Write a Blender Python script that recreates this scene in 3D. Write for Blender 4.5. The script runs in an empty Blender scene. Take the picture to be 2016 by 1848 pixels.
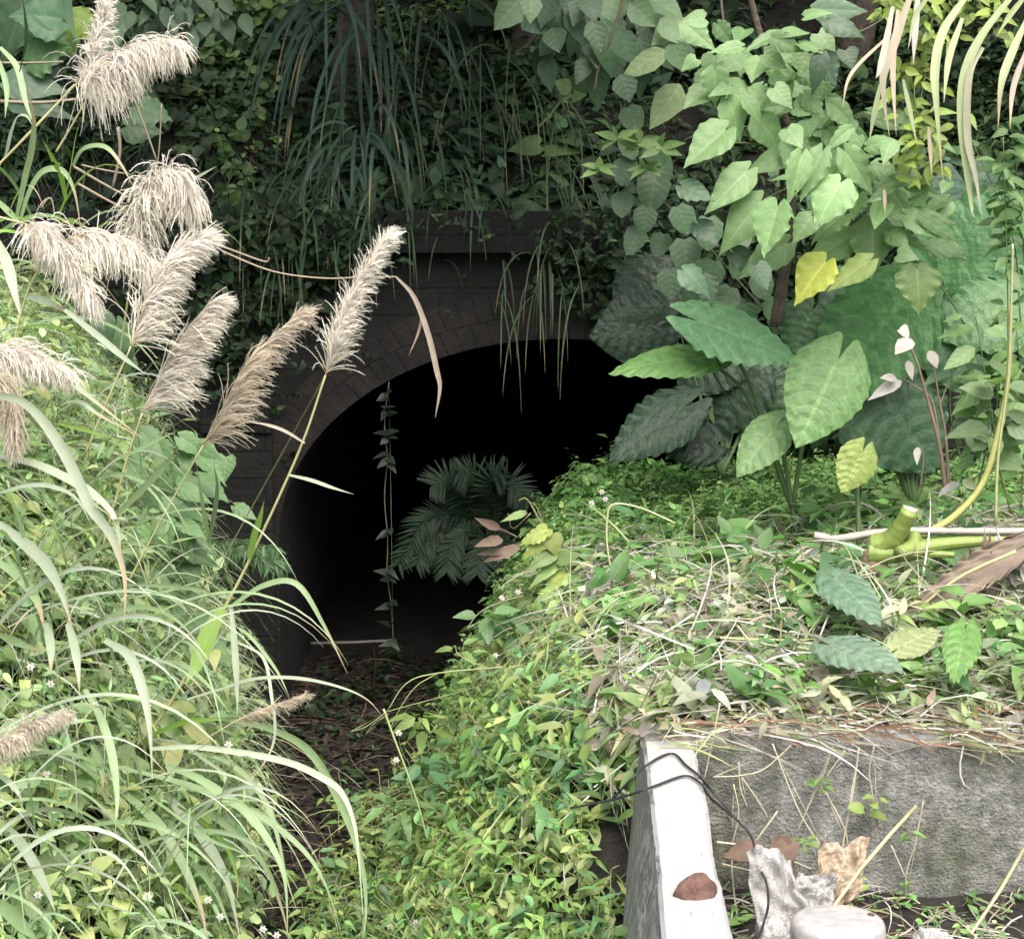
import bpy, math, random
import numpy as np
R = np.random.default_rng(7)
random.seed(7)
C = bpy.context.scene.collection
rad = math.radians

# ------------------------------------------------------------------ camera, sky, sun, exposure
PITCH = rad(8.0); CZ = 3.2; KX = .249/1008.0
cam = bpy.data.cameras.new('Camera'); co = bpy.data.objects.new('Camera', cam); C.objects.link(co)
co.location = (0, 0, CZ); co.rotation_euler = (math.pi/2-PITCH, 0, 0)
cam.sensor_fit = 'HORIZONTAL'; cam.angle = 2*math.atan(.249); cam.clip_end = 500; cam.clip_start = .05
bpy.context.scene.camera = co
SUN_EL, SUN_AZ = rad(56), rad(168)          # high sun behind the camera, veiled by thin cloud
w = bpy.data.worlds.new('World'); bpy.context.scene.world = w; w.use_nodes = True
nt = w.node_tree; bg = nt.nodes['Background']
sky = nt.nodes.new('ShaderNodeTexSky'); sky.sky_type = 'NISHITA'; sky.sun_disc = False
sky.sun_elevation = SUN_EL; sky.sun_rotation = SUN_AZ
sky.air_density = .6; sky.dust_density = 6; sky.ozone_density = .4
nt.links.new(sky.outputs[0], bg.inputs[0]); bg.inputs[1].default_value = .15
sl = bpy.data.lights.new('Sun', 'SUN'); sl.energy = 1.3; sl.angle = rad(60); sl.color = (1, .985, .965)
so = bpy.data.objects.new('Sun', sl); C.objects.link(so)
sd = np.array([math.sin(SUN_AZ)*math.cos(SUN_EL), math.cos(SUN_AZ)*math.cos(SUN_EL), math.sin(SUN_EL)])
import mathutils
so.rotation_euler = mathutils.Vector(-sd).to_track_quat('-Z', 'Y').to_euler(); so.location = (0, 0, 20)
vs = bpy.context.scene.view_settings
vs.view_transform = 'Standard'; vs.look = 'None'; vs.gamma = 1; vs.exposure = 1.25; vs.use_curve_mapping = False
bpy.context.scene.cycles.max_bounces = 6
bpy.context.scene.cycles.transparent_max_bounces = 4

# ------------------------------------------------------------------ projection helpers
def V(u, v, Y):
    """photo position (2016 x 1848 grid) and distance -> world point"""
    a = (u-1008)*KX; b = -(v-924)*KX
    d = np.array([a, math.cos(PITCH)+b*math.sin(PITCH), -math.sin(PITCH)+b*math.cos(PITCH)])
    return np.array([0, 0, CZ]) + d*(Y/d[1])
def proj(P):
    P = np.asarray(P, float); x = P[..., 0]; y = P[..., 1]; z = P[..., 2]-CZ
    f = y*math.cos(PITCH)-z*math.sin(PITCH); b = y*math.sin(PITCH)+z*math.cos(PITCH)
    f = np.maximum(f, .01)
    return 1008+x/f/KX, 924-b/f/KX
def Q(i, x, y):
    return ((i % 3)*672+x*.3337, (i//3)*616.5+y*.3337)
def inpoly(u, v, poly):
    r = np.zeros(u.shape, bool); n = len(poly)
    for i in range(n):
        x1, y1 = poly[i]; x2, y2 = poly[(i+1) % n]
        c = ((y1 > v) != (y2 > v)) & (u < (x2-x1)*(v-y1)/((y2-y1) or 1e-9)+x1)
        r ^= c
    return r
def nrm(a):
    return a/np.maximum(np.linalg.norm(a, axis=-1, keepdims=True), 1e-9)
def noise2(x, y, s=1.0, seed=0):
    r = np.random.default_rng(seed); o = 0
    for k in range(6):
        a = r.uniform(0, 6.28); f = s*(.6+.55*k); o = o+np.sin((x*math.cos(a)+y*math.sin(a))*f+r.uniform(0, 6.28))/(1+.5*k)
    return o/2.2

# ------------------------------------------------------------------ mesh builder
class MB:
    def __init__(s): s.v = []; s.f = []; s.uv = []; s.c = []; s.n = 0
    def add(s, v, f, uv=None, c=None):
        v = np.asarray(v, np.float32).reshape(-1, 3); f = np.asarray(f, np.int32).reshape(-1, 4)
        s.v.append(v); s.f.append(f+s.n); s.n += len(v)
        s.uv.append(np.zeros((len(v), 2), np.float32) if uv is None else np.asarray(uv, np.float32).reshape(-1, 2))
        c = np.ones(3) if c is None else np.asarray(c, np.float32)
        s.c.append(np.broadcast_to(c, (len(v), 3)).astype(np.float32))
    def build(s, name, mat, parent=None, smooth=True, origin=None):
        v = np.concatenate(s.v); f = np.concatenate(s.f); uv = np.concatenate(s.uv); c = np.concatenate(s.c)
        if origin is not None: v = v-np.asarray(origin, np.float32)
        me = bpy.data.meshes.new(name)
        me.vertices.add(len(v)); me.vertices.foreach_set('co', v.ravel())
        me.loops.add(f.size); me.polygons.add(len(f))
        me.polygons.foreach_set('loop_start', np.arange(0, f.size, 4, dtype=np.int32))
        me.loops.foreach_set('vertex_index', f.ravel())
        me.polygons.foreach_set('use_smooth', np.full(len(f), smooth))
        me.update(calc_edges=True)
        l = me.uv_layers.new(name='UVMap'); l.data.foreach_set('uv', uv[f.ravel()].ravel())
        a = me.attributes.new('col', 'FLOAT_COLOR', 'POINT')
        a.data.foreach_set('color', np.concatenate([c, np.ones((len(c), 1), np.float32)], 1).ravel())
        me.materials.append(mat)
        o = bpy.data.objects.new(name, me); C.objects.link(o)
        if origin is not None: o.location = origin
        if parent is not None:
            o.parent = parent
            o.location = np.asarray(origin if origin is not None else (0, 0, 0))-np.asarray(parent.location)
        return o
def tag(o, label=None, cat=None, group=None, kind=None):
    if label: o['label'] = label
    if cat: o['category'] = cat
    if group: o['group'] = group
    if kind: o['kind'] = kind
    return o
def thing(name, loc, label, cat, group=None):
    o = bpy.data.objects.new(name, None); C.objects.link(o); o.location = loc; o.empty_display_size = .1
    return tag(o, label, cat, group)

PROF = {
 'ovate': [(0, 0, .1), (.2, .16, .75), (.45, .4, 1), (.75, .69, .66), (1, .98, .04)],
 'heart': [(0, -.13, .5), (.12, .02, .95), (.35, .3, 1), (.6, .55, .72), (.82, .79, .34), (1, .99, .03)],
 'lance': [(0, 0, .15), (.3, .28, 1), (.65, .62, .72), (1, .98, .04)],
 'round': [(0, -.08, .42), (.25, .2, 1), (.6, .56, .93), (.87, .84, .58), (1, .99, .12)],
 'small': [(0, 0, .2), (.42, .38, 1), (1, .97, .06)],
}
def leaves(B, P, D, N, L, W, col, prof='ovate', droop=.25, fold=.18, wav=0.0):
    P = np.atleast_2d(P); n = len(P); D = nrm(np.broadcast_to(D, (n, 3))); N = np.broadcast_to(N, (n, 3))
    S = nrm(np.cross(D, N)); N = np.cross(S, D)
    L = np.broadcast_to(L, (n,))[:, None]; W = np.broadcast_to(W, (n,))[:, None]
    dr = np.broadcast_to(droop, (n,))[:, None]; fold = np.broadcast_to(fold, (n,))[:, None]
    rows = PROF[prof]; r = len(rows); out = np.zeros((n, r, 3, 3)); uv = np.zeros((n, r, 3, 2))
    for i, (tm, ts, ww) in enumerate(rows):
        out[:, i, 1] = P+D*L*tm-N*dr*L*tm*tm
        for s, j in ((-1, 0), (1, 2)):
            k = wav*R.normal(size=(n, 1)) if wav else 0
            out[:, i, j] = P+D*L*ts+S*(s*W*.5*ww)*(1+k*.5)+N*(fold*W*ww*.5-dr*L*ts*abs(ts)+k*W*.35)
        uv[:, i, :, 0] = (0, .5, 1); uv[:, i, 0, 0] = .5-.5*ww; uv[:, i, 2, 0] = .5+.5*ww; uv[:, i, :, 1] = (ts, tm, ts)
    q = []
    for i in range(r-1):
        for j in (0, 1): q.append((i*3+j, i*3+j+1, i*3+j+4, i*3+j+3))
    f = (np.arange(n)[:, None, None]*(r*3)+np.array(q)[None])
    col = np.broadcast_to(col, (n, 3))
    B.add(out, f, uv, np.repeat(col, r*3, axis=0))
def catmull(p, k=6):
    p = np.asarray(p, float)
    if len(p) == 2: return np.linspace(p[0], p[1], k+1)
    q = np.vstack([2*p[0]-p[1], p, 2*p[-1]-p[-2]]); out = []
    for i in range(1, len(q)-2):
        a, b, c, d = q[i-1:i+3]
        for t in np.linspace(0, 1, k, endpoint=False):
            out.append(.5*(2*b+(c-a)*t+(2*a-5*b+4*c-d)*t*t+(3*b-a-3*c+d)*t**3))
    out.append(p[-1]); return np.array(out)
def ribbon(B, p, wid, col, hint=(0, -1, .4), fold=.25, prof='blade'):
    p = np.asarray(p); m = len(p); T = nrm(np.gradient(p, axis=0)); S = nrm(np.cross(T, np.asarray(hint, float))); N = np.cross(S, T)
    t = np.linspace(0, 1, m)
    if prof == 'blade': ww = np.minimum(.55+1.6*t, 1)*np.clip((1-t)*2.2, .03, 1)
    elif prof == 'flat': ww = np.ones(m)
    else: ww = np.sin(np.pi*np.clip(t*.92+.08, 0, 1))**.8+.04
    ww = (ww*wid*.5)[:, None]
    v = np.stack([p-S*ww+N*ww*fold, p, p+S*ww+N*ww*fold], 1)
    f = [(i*3+j, i*3+j+1, i*3+j+4, i*3+j+3) for i in range(m-1) for j in (0, 1)]
    uv = np.stack([np.stack([np.full(m, x), t], 1) for x in (0, .5, 1)], 1)
    cc = np.repeat(np.broadcast_to(np.asarray(col, float), (m, 3)).copy(), 3, 0)
    if prof == 'blade' and R.uniform() < .6:
        k = np.clip((np.repeat(t, 3)-R.uniform(.6, .92))*6, 0, 1)[:, None]; cc = cc*(1-k)+np.array((.36, .29, .18))*k
    B.add(v, f, uv, cc)
def tube(B, p, r0, r1, col, n=6, lump=0):
    p = np.asarray(p); m = len(p); T = nrm(np.gradient(p, axis=0))
    ref = np.array([.31, .22, .9]) if abs(T[:, 2]).mean() < .8 else np.array([.9, .3, .1])
    S = nrm(np.cross(T, ref)); N = np.cross(S, T); rr = np.linspace(r0, r1, m)
    if lump: rr = rr*(1+lump*R.normal(size=m))
    a = np.arange(n)*2*np.pi/n
    v = p[:, None]+(S[:, None]*np.cos(a)[None, :, None]+N[:, None]*np.sin(a)[None, :, None])*rr[:, None, None]
    f = [(i*n+j, i*n+(j+1) % n, (i+1)*n+(j+1) % n, (i+1)*n+j) for i in range(m-1) for j in range(n)]
    uv = np.stack([np.stack([np.full(m, j/n), np.linspace(0, 1, m)], 1) for j in range(n)], 1)
    # caps as fans of quads round the centre line
    base = len(v)*n; vv = np.vstack([v.reshape(-1, 3), p[:1], p[-1:]])
    for j in range(0, n, 2):
        f.append((base, (j+2) % n, j+1, j)); o = (m-1)*n; f.append((base+1, o+j, o+j+1, o+(j+2) % n))
    B.add(vv, f, np.vstack([uv.reshape(-1, 2), [[.5, 0], [.5, 1]]]), col)
def box(B, x0, x1, y0, y1, z0, z1, col=None):
    v = [(x, y, z) for z in (z0, z1) for y in (y0, y1) for x in (x0, x1)]
    B.add(v, [(0, 2, 3, 1), (4, 5, 7, 6), (0, 1, 5, 4), (2, 6, 7, 3), (0, 4, 6, 2), (1, 3, 7, 5)], None, col)

# ------------------------------------------------------------------ materials
def mat(name):
    m = bpy.data.materials.new(name); m.use_nodes = True; n = m.node_tree
    return m, n, n.nodes, n.links, n.nodes['Principled BSDF'], n.nodes['Material Output']
def mth(N, L, op, a, b=None, c=None):
    x = N.new('ShaderNodeMath'); x.operation = op
    for i, k in enumerate((a, b, c)):
        if k is None: continue
        if isinstance(k, (int, float)): x.inputs[i].default_value = k
        else: L.new(k, x.inputs[i])
    return x.outputs[0]
def mix(N, L, f, a, b, mode='MIX'):
    x = N.new('ShaderNodeMix'); x.data_type = 'RGBA'; x.blend_type = mode
    for k, i in ((f, 0), (a, 6), (b, 7)):
        if isinstance(k, (int, float)): x.inputs[i].default_value = k
        elif isinstance(k, tuple): x.inputs[i].default_value = k+(1,) if len(k) == 3 else k
        else: L.new(k, x.inputs[i])
    return x.outputs[2]
def leafmat(name, rough=.45, trans=.3, veins=0, ribs=7, mott=.35, spec=.5, slope=3.0, bump=.3, tcol=(1.15, 1.4, .65), bdist=None):
    m, n, N, L, P, O = mat(name)
    a = N.new('ShaderNodeAttribute'); a.attribute_name = 'col'; col = a.outputs[0]
    tc = N.new('ShaderNodeTexCoord'); nz = N.new('ShaderNodeTexNoise'); nz.inputs['Scale'].default_value = 22; nz.inputs['Detail'].default_value = 4
    L.new(tc.outputs['Object'], nz.inputs['Vector'])
    g = mth(N, L, 'MULTIPLY_ADD', nz.outputs[0], mott*2, 1-mott)
    cb = N.new('ShaderNodeCombineColor'); [L.new(g, cb.inputs[i]) for i in range(3)]
    col = mix(N, L, 1.0, col, cb.outputs[0], 'MULTIPLY')
    uv = N.new('ShaderNodeUVMap'); sp = N.new('ShaderNodeSeparateXYZ'); L.new(uv.outputs[0], sp.inputs[0])
    h = None
    if veins:
        du = mth(N, L, 'ABSOLUTE', mth(N, L, 'SUBTRACT', sp.outputs[0], .5))
        mid = mth(N, L, 'LESS_THAN', du, .028)
        ph = mth(N, L, 'FRACT', mth(N, L, 'SUBTRACT', mth(N, L, 'MULTIPLY', sp.outputs[1], ribs), mth(N, L, 'MULTIPLY', du, slope)))
        pp = mth(N, L, 'ABSOLUTE', mth(N, L, 'SUBTRACT', ph, .5))
        rib = mth(N, L, 'LESS_THAN', pp, .07)
        ln = mth(N, L, 'MAXIMUM', mid, mth(N, L, 'MULTIPLY', rib, .6))
        pale = mix(N, L, 1.0, col, (1.75, 1.5, 1.55), 'MULTIPLY')
        col = mix(N, L, mth(N, L, 'MULTIPLY', ln, veins), col, pale)
        h = mth(N, L, 'ADD', mth(N, L, 'MULTIPLY', pp, 1.2), mth(N, L, 'MULTIPLY', nz.outputs[0], 2.0))
    else:
        h = mth(N, L, 'ADD', mth(N, L, 'ABSOLUTE', mth(N, L, 'SUBTRACT', sp.outputs[0], .5)), nz.outputs[0])
    bp = N.new('ShaderNodeBump'); bp.inputs['Strength'].default_value = bump; bp.inputs['Distance'].default_value = .008 if not veins else (bdist or .003); L.new(h, bp.inputs['Height'])
    L.new(col, P.inputs['Base Color']); L.new(bp.outputs[0], P.inputs['Normal'])
    P.inputs['Roughness'].default_value = rough; P.inputs['Specular IOR Level'].default_value = spec
    if trans:
        t = N.new('ShaderNodeBsdfTranslucent'); L.new(mix(N, L, 1.0, col, tcol, 'MULTIPLY'), t.inputs[0])
        x = N.new('ShaderNodeMixShader'); x.inputs[0].default_value = trans
        L.new(P.outputs[0], x.inputs[1]); L.new(t.outputs[0], x.inputs[2]); L.new(x.outputs[0], O.inputs[0])
    return m
M_small = leafmat('weed_leaf', .5, .3, mott=.3)
M_dim = leafmat('shade_leaf', .55, .25, mott=.4, spec=.28)
M_heart = leafmat('broad_leaf', .42, .32, veins=.4, ribs=5, slope=3, mott=.25, bump=.5, spec=.35)
M_taro = leafmat('elephant_ear_leaf', .42, .22, veins=.5, ribs=8, slope=3.4, mott=.45, spec=.35, bump=.8, bdist=.008)
M_blade = leafmat('grass_blade', .4, .25, veins=.25, ribs=0.5, slope=14, mott=.15, bump=.2)
M_straw = leafmat('dry_straw', .75, .2, mott=.35, spec=.2, tcol=(1, 1, .9))
M_plume = leafmat('plume_fluff', .9, .8, mott=.08, spec=.1, bump=.0, tcol=(1.04, 1.03, 1.0))
M_stem = leafmat('plant_stem', .5, 0, mott=.3)
def rough_mat(name, c1, c2, c3=None, scale=6, bump=.6, rough=.9, brick=None, dist=.03, moss=False):
    m, n, N, L, P, O = mat(name)
    tc = N.new('ShaderNodeTexCoord'); nz = N.new('ShaderNodeTexNoise'); nz.inputs['Scale'].default_value = scale; nz.inputs['Detail'].default_value = 8; nz.inputs['Roughness'].default_value = .7
    L.new(tc.outputs['Object'], nz.inputs['Vector'])
    rp = N.new('ShaderNodeValToRGB'); rp.color_ramp.elements[0].position = .32; rp.color_ramp.elements[1].position = .68
    rp.color_ramp.elements[0].color = c1+(1,); rp.color_ramp.elements[1].color = c2+(1,)
    if c3: e = rp.color_ramp.elements.new(.5); e.color = c3+(1,)
    L.new(nz.outputs[0], rp.inputs[0]); col = rp.outputs[0]; h = nz.outputs[0]
    n2 = N.new('ShaderNodeTexNoise'); n2.inputs['Scale'].default_value = scale*9; n2.inputs['Detail'].default_value = 4; L.new(tc.outputs['Object'], n2.inputs['Vector'])
    h = mth(N, L, 'ADD', h, mth(N, L, 'MULTIPLY', n2.outputs[0], .5))
    g = mth(N, L, 'MULTIPLY_ADD', n2.outputs[0], .9, .55); cb = N.new('ShaderNodeCombineColor'); [L.new(g, cb.inputs[i]) for i in range(3)]
    col = mix(N, L, 1.0, col, cb.outputs[0], 'MULTIPLY')
    if moss:
        for sc, a, c_ in (((1.3, 1.3, 1.3), .5, (.42, .46, .30)), ((9, 9, .8), .52, (.56, .56, .53))):
            mp = N.new('ShaderNodeMapping'); mp.inputs['Scale'].default_value = sc; L.new(tc.outputs['Object'], mp.inputs[0])
            n3 = N.new('ShaderNodeTexNoise'); n3.inputs['Scale'].default_value = 1.6; n3.inputs['Detail'].default_value = 7; L.new(mp.outputs[0], n3.inputs['Vector'])
            r3 = N.new('ShaderNodeMapRange'); r3.inputs[1].default_value = a-.06; r3.inputs[2].default_value = a+.14; L.new(n3.outputs[0], r3.inputs[0])
            col = mix(N, L, mth(N, L, 'MULTIPLY', r3.outputs[0], .75), col, mix(N, L, 1.0, col, c_, 'MULTIPLY'))
    if brick:
        sp = N.new('ShaderNodeSeparateXYZ'); L.new(tc.outputs['Object'], sp.inputs[0])
        cv = N.new('ShaderNodeCombineXYZ'); L.new(sp.outputs[0], cv.inputs[0]); L.new(sp.outputs[2], cv.inputs[1]); L.new(sp.outputs[1], cv.inputs[2])
        bt = N.new('ShaderNodeTexBrick'); bt.inputs['Scale'].default_value = 1; bt.inputs['Brick Width'].default_value = brick[0]; bt.inputs['Row Height'].default_value = brick[1]; bt.inputs['Mortar Size'].default_value = .012; bt.inputs['Mortar Smooth'].default_value = .4
        bt.inputs['Color1'].default_value = (.75, .75, .75, 1); bt.inputs['Color2'].default_value = (1.1, 1.1, 1.1, 1); bt.inputs['Mortar'].default_value = (.72, .7, .68, 1)
        L.new(cv.outputs[0], bt.inputs['Vector']); col = mix(N, L, 1.0, col, bt.outputs[0], 'MULTIPLY')
        h = mth(N, L, 'SUBTRACT', h, mth(N, L, 'MULTIPLY', bt.outputs[1], .8))
    bp = N.new('ShaderNodeBump'); bp.inputs['Strength'].default_value = bump; bp.inputs['Distance'].default_value = dist; L.new(h, bp.inputs['Height'])
    L.new(col, P.inputs['Base Color']); L.new(bp.outputs[0], P.inputs['Normal']); P.inputs['Roughness'].default_value = rough
    return m
M_soil = rough_mat('leaf_litter_soil', (.009, .008, .0065), (.030, .026, .021), (.017, .015, .012), 9, 1, dist=.04)
M_hill = rough_mat('hillside_earth', (.007, .007, .005), (.024, .02, .012), (.012, .012, .008), 5, 1, dist=.05)
M_stone = rough_mat('shaded_mossy_stone', (.003, .0038, .003), (.0135, .0148, .012), (.006, .0072, .0058), 3.2, .7, brick=(.42, .16))  # stone albedo lowered to put the portal's shade into the colour
M_brick = rough_mat('shaded_old_brick', (.006, .0055, .005), (.021, .017, .014), (.011, .0095, .008), 4, .6, brick=None)  # arch brick darkened too, shade of the portal built into its tone
M_lining = rough_mat('dark_lining', (.010, .0115, .016), (.026, .028, .038), None, 3, .6, brick=(.24, .08))  # lining tone darkened and blued to suggest the unlit tunnel
M_conc = rough_mat('weathered_concrete', (.10, .107, .092), (.40, .41, .39), (.235, .245, .225), 11, 1, dist=.03, moss=True)
M_bark = rough_mat('bark', (.05, .04, .03), (.16, .13, .10), None, 14, .8)
M_rust = rough_mat('rust', (.07, .035, .028), (.2, .115, .085), None, 30, .8, dist=.01)
M_plastic = rough_mat('white_plastic', (.34, .34, .335), (.39, .39, .385), None, 4, .1, .35)
M_bag = rough_mat('white_bag', (.3, .3, .29), (.46, .46, .45), None, 18, .8, .45, dist=.02)
M_paper = rough_mat('stained_paper', (.30, .23, .14), (.44, .38, .3), None, 12, .6, .8, dist=.02)
M_cable = rough_mat('black_cable', (.012, .012, .014), (.03, .03, .034), None, 20, .2, .5)
def paint_mat():
    m, n, N, L, P, O = mat('flaking_white_paint')
    tc = N.new('ShaderNodeTexCoord'); mp = N.new('ShaderNodeMapping'); mp.inputs['Scale'].default_value = (9, 2.2, 9); L.new(tc.outputs['Object'], mp.inputs[0])
    nz = N.new('ShaderNodeTexNoise'); nz.inputs['Scale'].default_value = 3; nz.inputs['Detail'].default_value = 9; nz.inputs['Roughness'].default_value = .75; L.new(mp.outputs[0], nz.inputs['Vector'])
    g = N.new('ShaderNodeNewGeometry'); sp = N.new('ShaderNodeSeparateXYZ'); L.new(tc.outputs['Normal'], sp.inputs[0])
    up = mth(N, L, 'MULTIPLY_ADD', sp.outputs[2], -.275, .66)
    k = mth(N, L, 'MULTIPLY', mth(N, L, 'SUBTRACT', mth(N, L, 'SUBTRACT', 1.0, nz.outputs[0]), mth(N, L, 'SUBTRACT', 1.02, up)), 14)
    k.node.use_clamp = True
    sm = N.new('ShaderNodeMapping'); sm.inputs['Scale'].default_value = (30, 30, 3); L.new(tc.outputs['Object'], sm.inputs[0])
    n2 = N.new('ShaderNodeTexNoise'); n2.inputs['Scale'].default_value = 2; n2.inputs['Detail'].default_value = 6; L.new(sm.outputs[0], n2.inputs['Vector'])
    r2 = N.new('ShaderNodeValToRGB'); r2.color_ramp.elements[0].position = .35; r2.color_ramp.elements[1].position = .62
    r2.color_ramp.elements[0].color = (.05, .05, .046, 1); r2.color_ramp.elements[1].color = (.30, .30, .29, 1); L.new(n2.outputs[0], r2.inputs[0])
    col = mix(N, L, k, (.37, .37, .365), r2.outputs[0])
    bp = N.new('ShaderNodeBump'); bp.inputs['Strength'].default_value = .5; bp.inputs['Distance'].default_value = .01; L.new(k, bp.inputs['Height'])
    L.new(col, P.inputs['Base Color']); L.new(bp.outputs[0], P.inputs['Normal']); P.inputs['Roughness'].default_value = .7
    return m
M_paint = paint_mat()

# ------------------------------------------------------------------ terrain
def gz(x, y):
    x = np.asarray(x, float); y = np.asarray(y, float)
    xl = -1.27-.66*np.clip((y-8.4)/3.8, -.4, 1)
    h = 2.75*(1-np.exp(-2.0*np.maximum(xl-x, 0)*np.clip((y-6.7)/1.6, 0, 1)))
    t = np.clip((x+.55)/1.05, 0, 1); s = t*t*(3-2*t)
    r = s*(1.22+.05*np.maximum(x-.5, 0)+.03*(y-7)+.04*np.clip((y-9.5)/2.5, 0, 1))
    r = r*np.clip((14.2-y)/1.9, 0, 1)
    r = r*(1-.5*np.clip((7.7-y)/.8, 0, 1)*np.clip((.6-x)/.1, 0, 1))
    fr = np.clip((7.30-y)/.1, 0, 1)*np.clip((x-.36)/.06, 0, 1)
    r = r*(1-fr)+fr*(.70-.22*np.maximum(7.1-y, 0))
    tr = np.clip((y-7.45)/.5, 0, 1)*np.clip((10.2-y)/1.2, 0, 1)*s
    h = h+tr*(.09*noise2(x, y, 2.6, 55)+.05*noise2(x, y, 6, 56)+.05)
    amp = np.where((y < 7.4) & (x > .3), .02, .045)
    return h+r+amp*noise2(x, y, 3.0, 3)+.02*noise2(x, y, 9, 4)-.02
HX0, HX1 = -1.75, 2.35
def hy(x, z):
    x = np.asarray(x, float); z = np.asarray(z, float)
    y = 12.62+.72*np.maximum(z-2.8, 0)-.6*np.maximum(-2.0-x, 0)-.55*np.maximum(x-2.5, 0)
    lump = np.clip((z-2.9)/.5, 0, 1)
    return y+(.26*noise2(x, z, 2.2, 11)+.07*noise2(x, z, 6, 12))*np.maximum(lump, np.clip((np.abs(x-.3)-2.6)/.5, 0, 1))
def grid(name, us, vs_, fn, m, keep=None):
    U, W = np.meshgrid(us, vs_); P = fn(U, W).reshape(-1, 3); nu = len(us); nv = len(vs_)
    i, j = np.meshgrid(np.arange(nu-1), np.arange(nv-1)); a = (j*nu+i).ravel(); f = np.stack([a, a+1, a+nu+1, a+nu], 1)
    if keep is not None:
        cen = P[f].mean(1); f = f[keep(cen)]
    b = MB(); b.add(P, f, None, None); return b.build(name, m)
xs = np.concatenate([np.arange(-10, -4, .25), np.arange(-4, 4, .05), np.arange(4, 10.1, .25)])
ys = np.concatenate([np.arange(-6, 5, .5), np.arange(5, 14.5, .05), np.arange(14.5, 25, .5)])
tag(grid('ground', xs, ys, lambda a, b: np.stack([a, b, gz(a, b)], -1), M_soil), kind='structure')
hxs = np.arange(-10, 10.01, .08); hzs = np.concatenate([np.arange(-.6, 6.5, .08), np.arange(6.5, 15, .4)])
tag(grid('hillside', hxs, hzs, lambda a, b: np.stack([a, hy(a, b), b], -1), M_hill,
         keep=lambda c: ~((c[:, 0] > -1.62) & (c[:, 0] < 2.2) & (c[:, 2] < 2.42))), kind='structure')

# ------------------------------------------------------------------ tunnel portal
AX, AA, SPR, RISE, PY = .29, 1.69, 1.06, 1.21, 12.2
def arch(t, g=0.0):      # t 0..1 from left foot to right foot
    if t < .2: return (AX-AA-g, -.35+(SPR+.35)*t/.2)
    if t > .8: return (AX+AA+g, -.35+(SPR+.35)*(1-t)/.2)
    a = math.pi*(1-(t-.2)/.6); return (AX+(AA+g)*math.cos(a), SPR+(RISE+g)*math.sin(a))
portal = thing('tunnel_portal', (AX, PY, 0), 'old stone tunnel mouth with a brick arch under the overgrown hillside', 'tunnel')
ts = np.linspace(0, 1, 81)
b = MB(); RG = .29
ia = np.array([arch(t, RG-.01) for t in ts]); X0, X1, ZT = -2.9, 3.2, 2.78
def outer(p):
    x, z = p
    if z <= SPR: return (X0 if x < AX else X1, z)
    dx, dz = x-AX, z-SPR; k = min((ZT-SPR)/max(dz, 1e-6), ((X1-AX) if dx > 0 else (AX-X0))/max(abs(dx), 1e-6)); return (AX+dx*k, SPR+dz*k)
oa = np.array([outer(p) for p in ia])
def strip(b, A, Bp, y, c=None):
    n = len(A); v = np.vstack([np.c_[A[:, 0], np.full(n, y), A[:, 1]], np.c_[Bp[:, 0], np.full(n, y), Bp[:, 1]]])
    b.add(v, [(i, i+1, n+i+1, n+i) for i in range(n-1)], None, c)
for k in range(4):
    strip(b, ia+(oa-ia)*k/4, ia+(oa-ia)*(k+1)/4, PY)
for (cx, s) in ((X0, 1), (X1, 1)):            # corner fill
    box(b, min(cx, cx+s*.0)-.4, cx+.0, PY+.002, PY+.4, -.3, ZT)
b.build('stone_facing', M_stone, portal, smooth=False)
b = MB(); box(b, X0-.2, X1+.2, PY-.14, PY+.5, ZT+.002, ZT+.15); box(b, X0-.2, X1+.2, PY-.06, PY+.5, ZT+.152, ZT+.24)
b.build('cornice', M_stone, portal, smooth=False)
b = MB(); nb = 96                                  # brick arch ring, two courses of wedge bricks
for cse, (g0, g1) in enumerate(((0, .14), (.143, RG))):
    for i in range(nb):
        t0 = (i+.015+cse*.5)/(nb+1); t1 = (i+.985+cse*.5)/(nb+1); y0 = PY-.03-R.uniform(0, .008)
        pts = [arch(t0, g0), arch(t1, g0), arch(t1, g1), arch(t0, g1)]
        v = [(x, y, z) for y in (y0, PY+.38) for (x, z) in pts]
        b.add(v, [(0, 1, 2, 3), (4, 7, 6, 5), (0, 4, 5, 1), (1, 5, 6, 2), (2, 6, 7, 3), (3, 7, 4, 0)])
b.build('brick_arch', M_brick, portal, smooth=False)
b = MB(); n = len(ts); A = np.array([arch(t, .005) for t in ts]); yy = np.concatenate([np.linspace(PY+.05, 18, 14), [21, 25]])
v = np.array([(x, y, z) for y in yy for (x, z) in A])
b.add(v, [(k*n+i, (k+1)*n+i, (k+1)*n+i+1, k*n+i+1) for k in range(len(yy)-1) for i in range(n-1)])
for i in range(n//2): b.add([(A[i][0], 25, A[i][1]), (A[i+1][0], 25, A[i+1][1]), (A[n-2-i][0], 25, A[n-2-i][1]), (A[n-1-i][0], 25, A[n-1-i][1])], [(0, 1, 2, 3)])
b.build('vault_lining', M_lining, portal)
b = MB(); box(b, -1.80, -1.425, PY-.1, PY+.3, -.4, 1.72); box(b, -1.84, -1.425, PY-.13, PY+.3, 1.722, 1.80)
b.build('pilaster', M_stone, portal, smooth=False)

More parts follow.
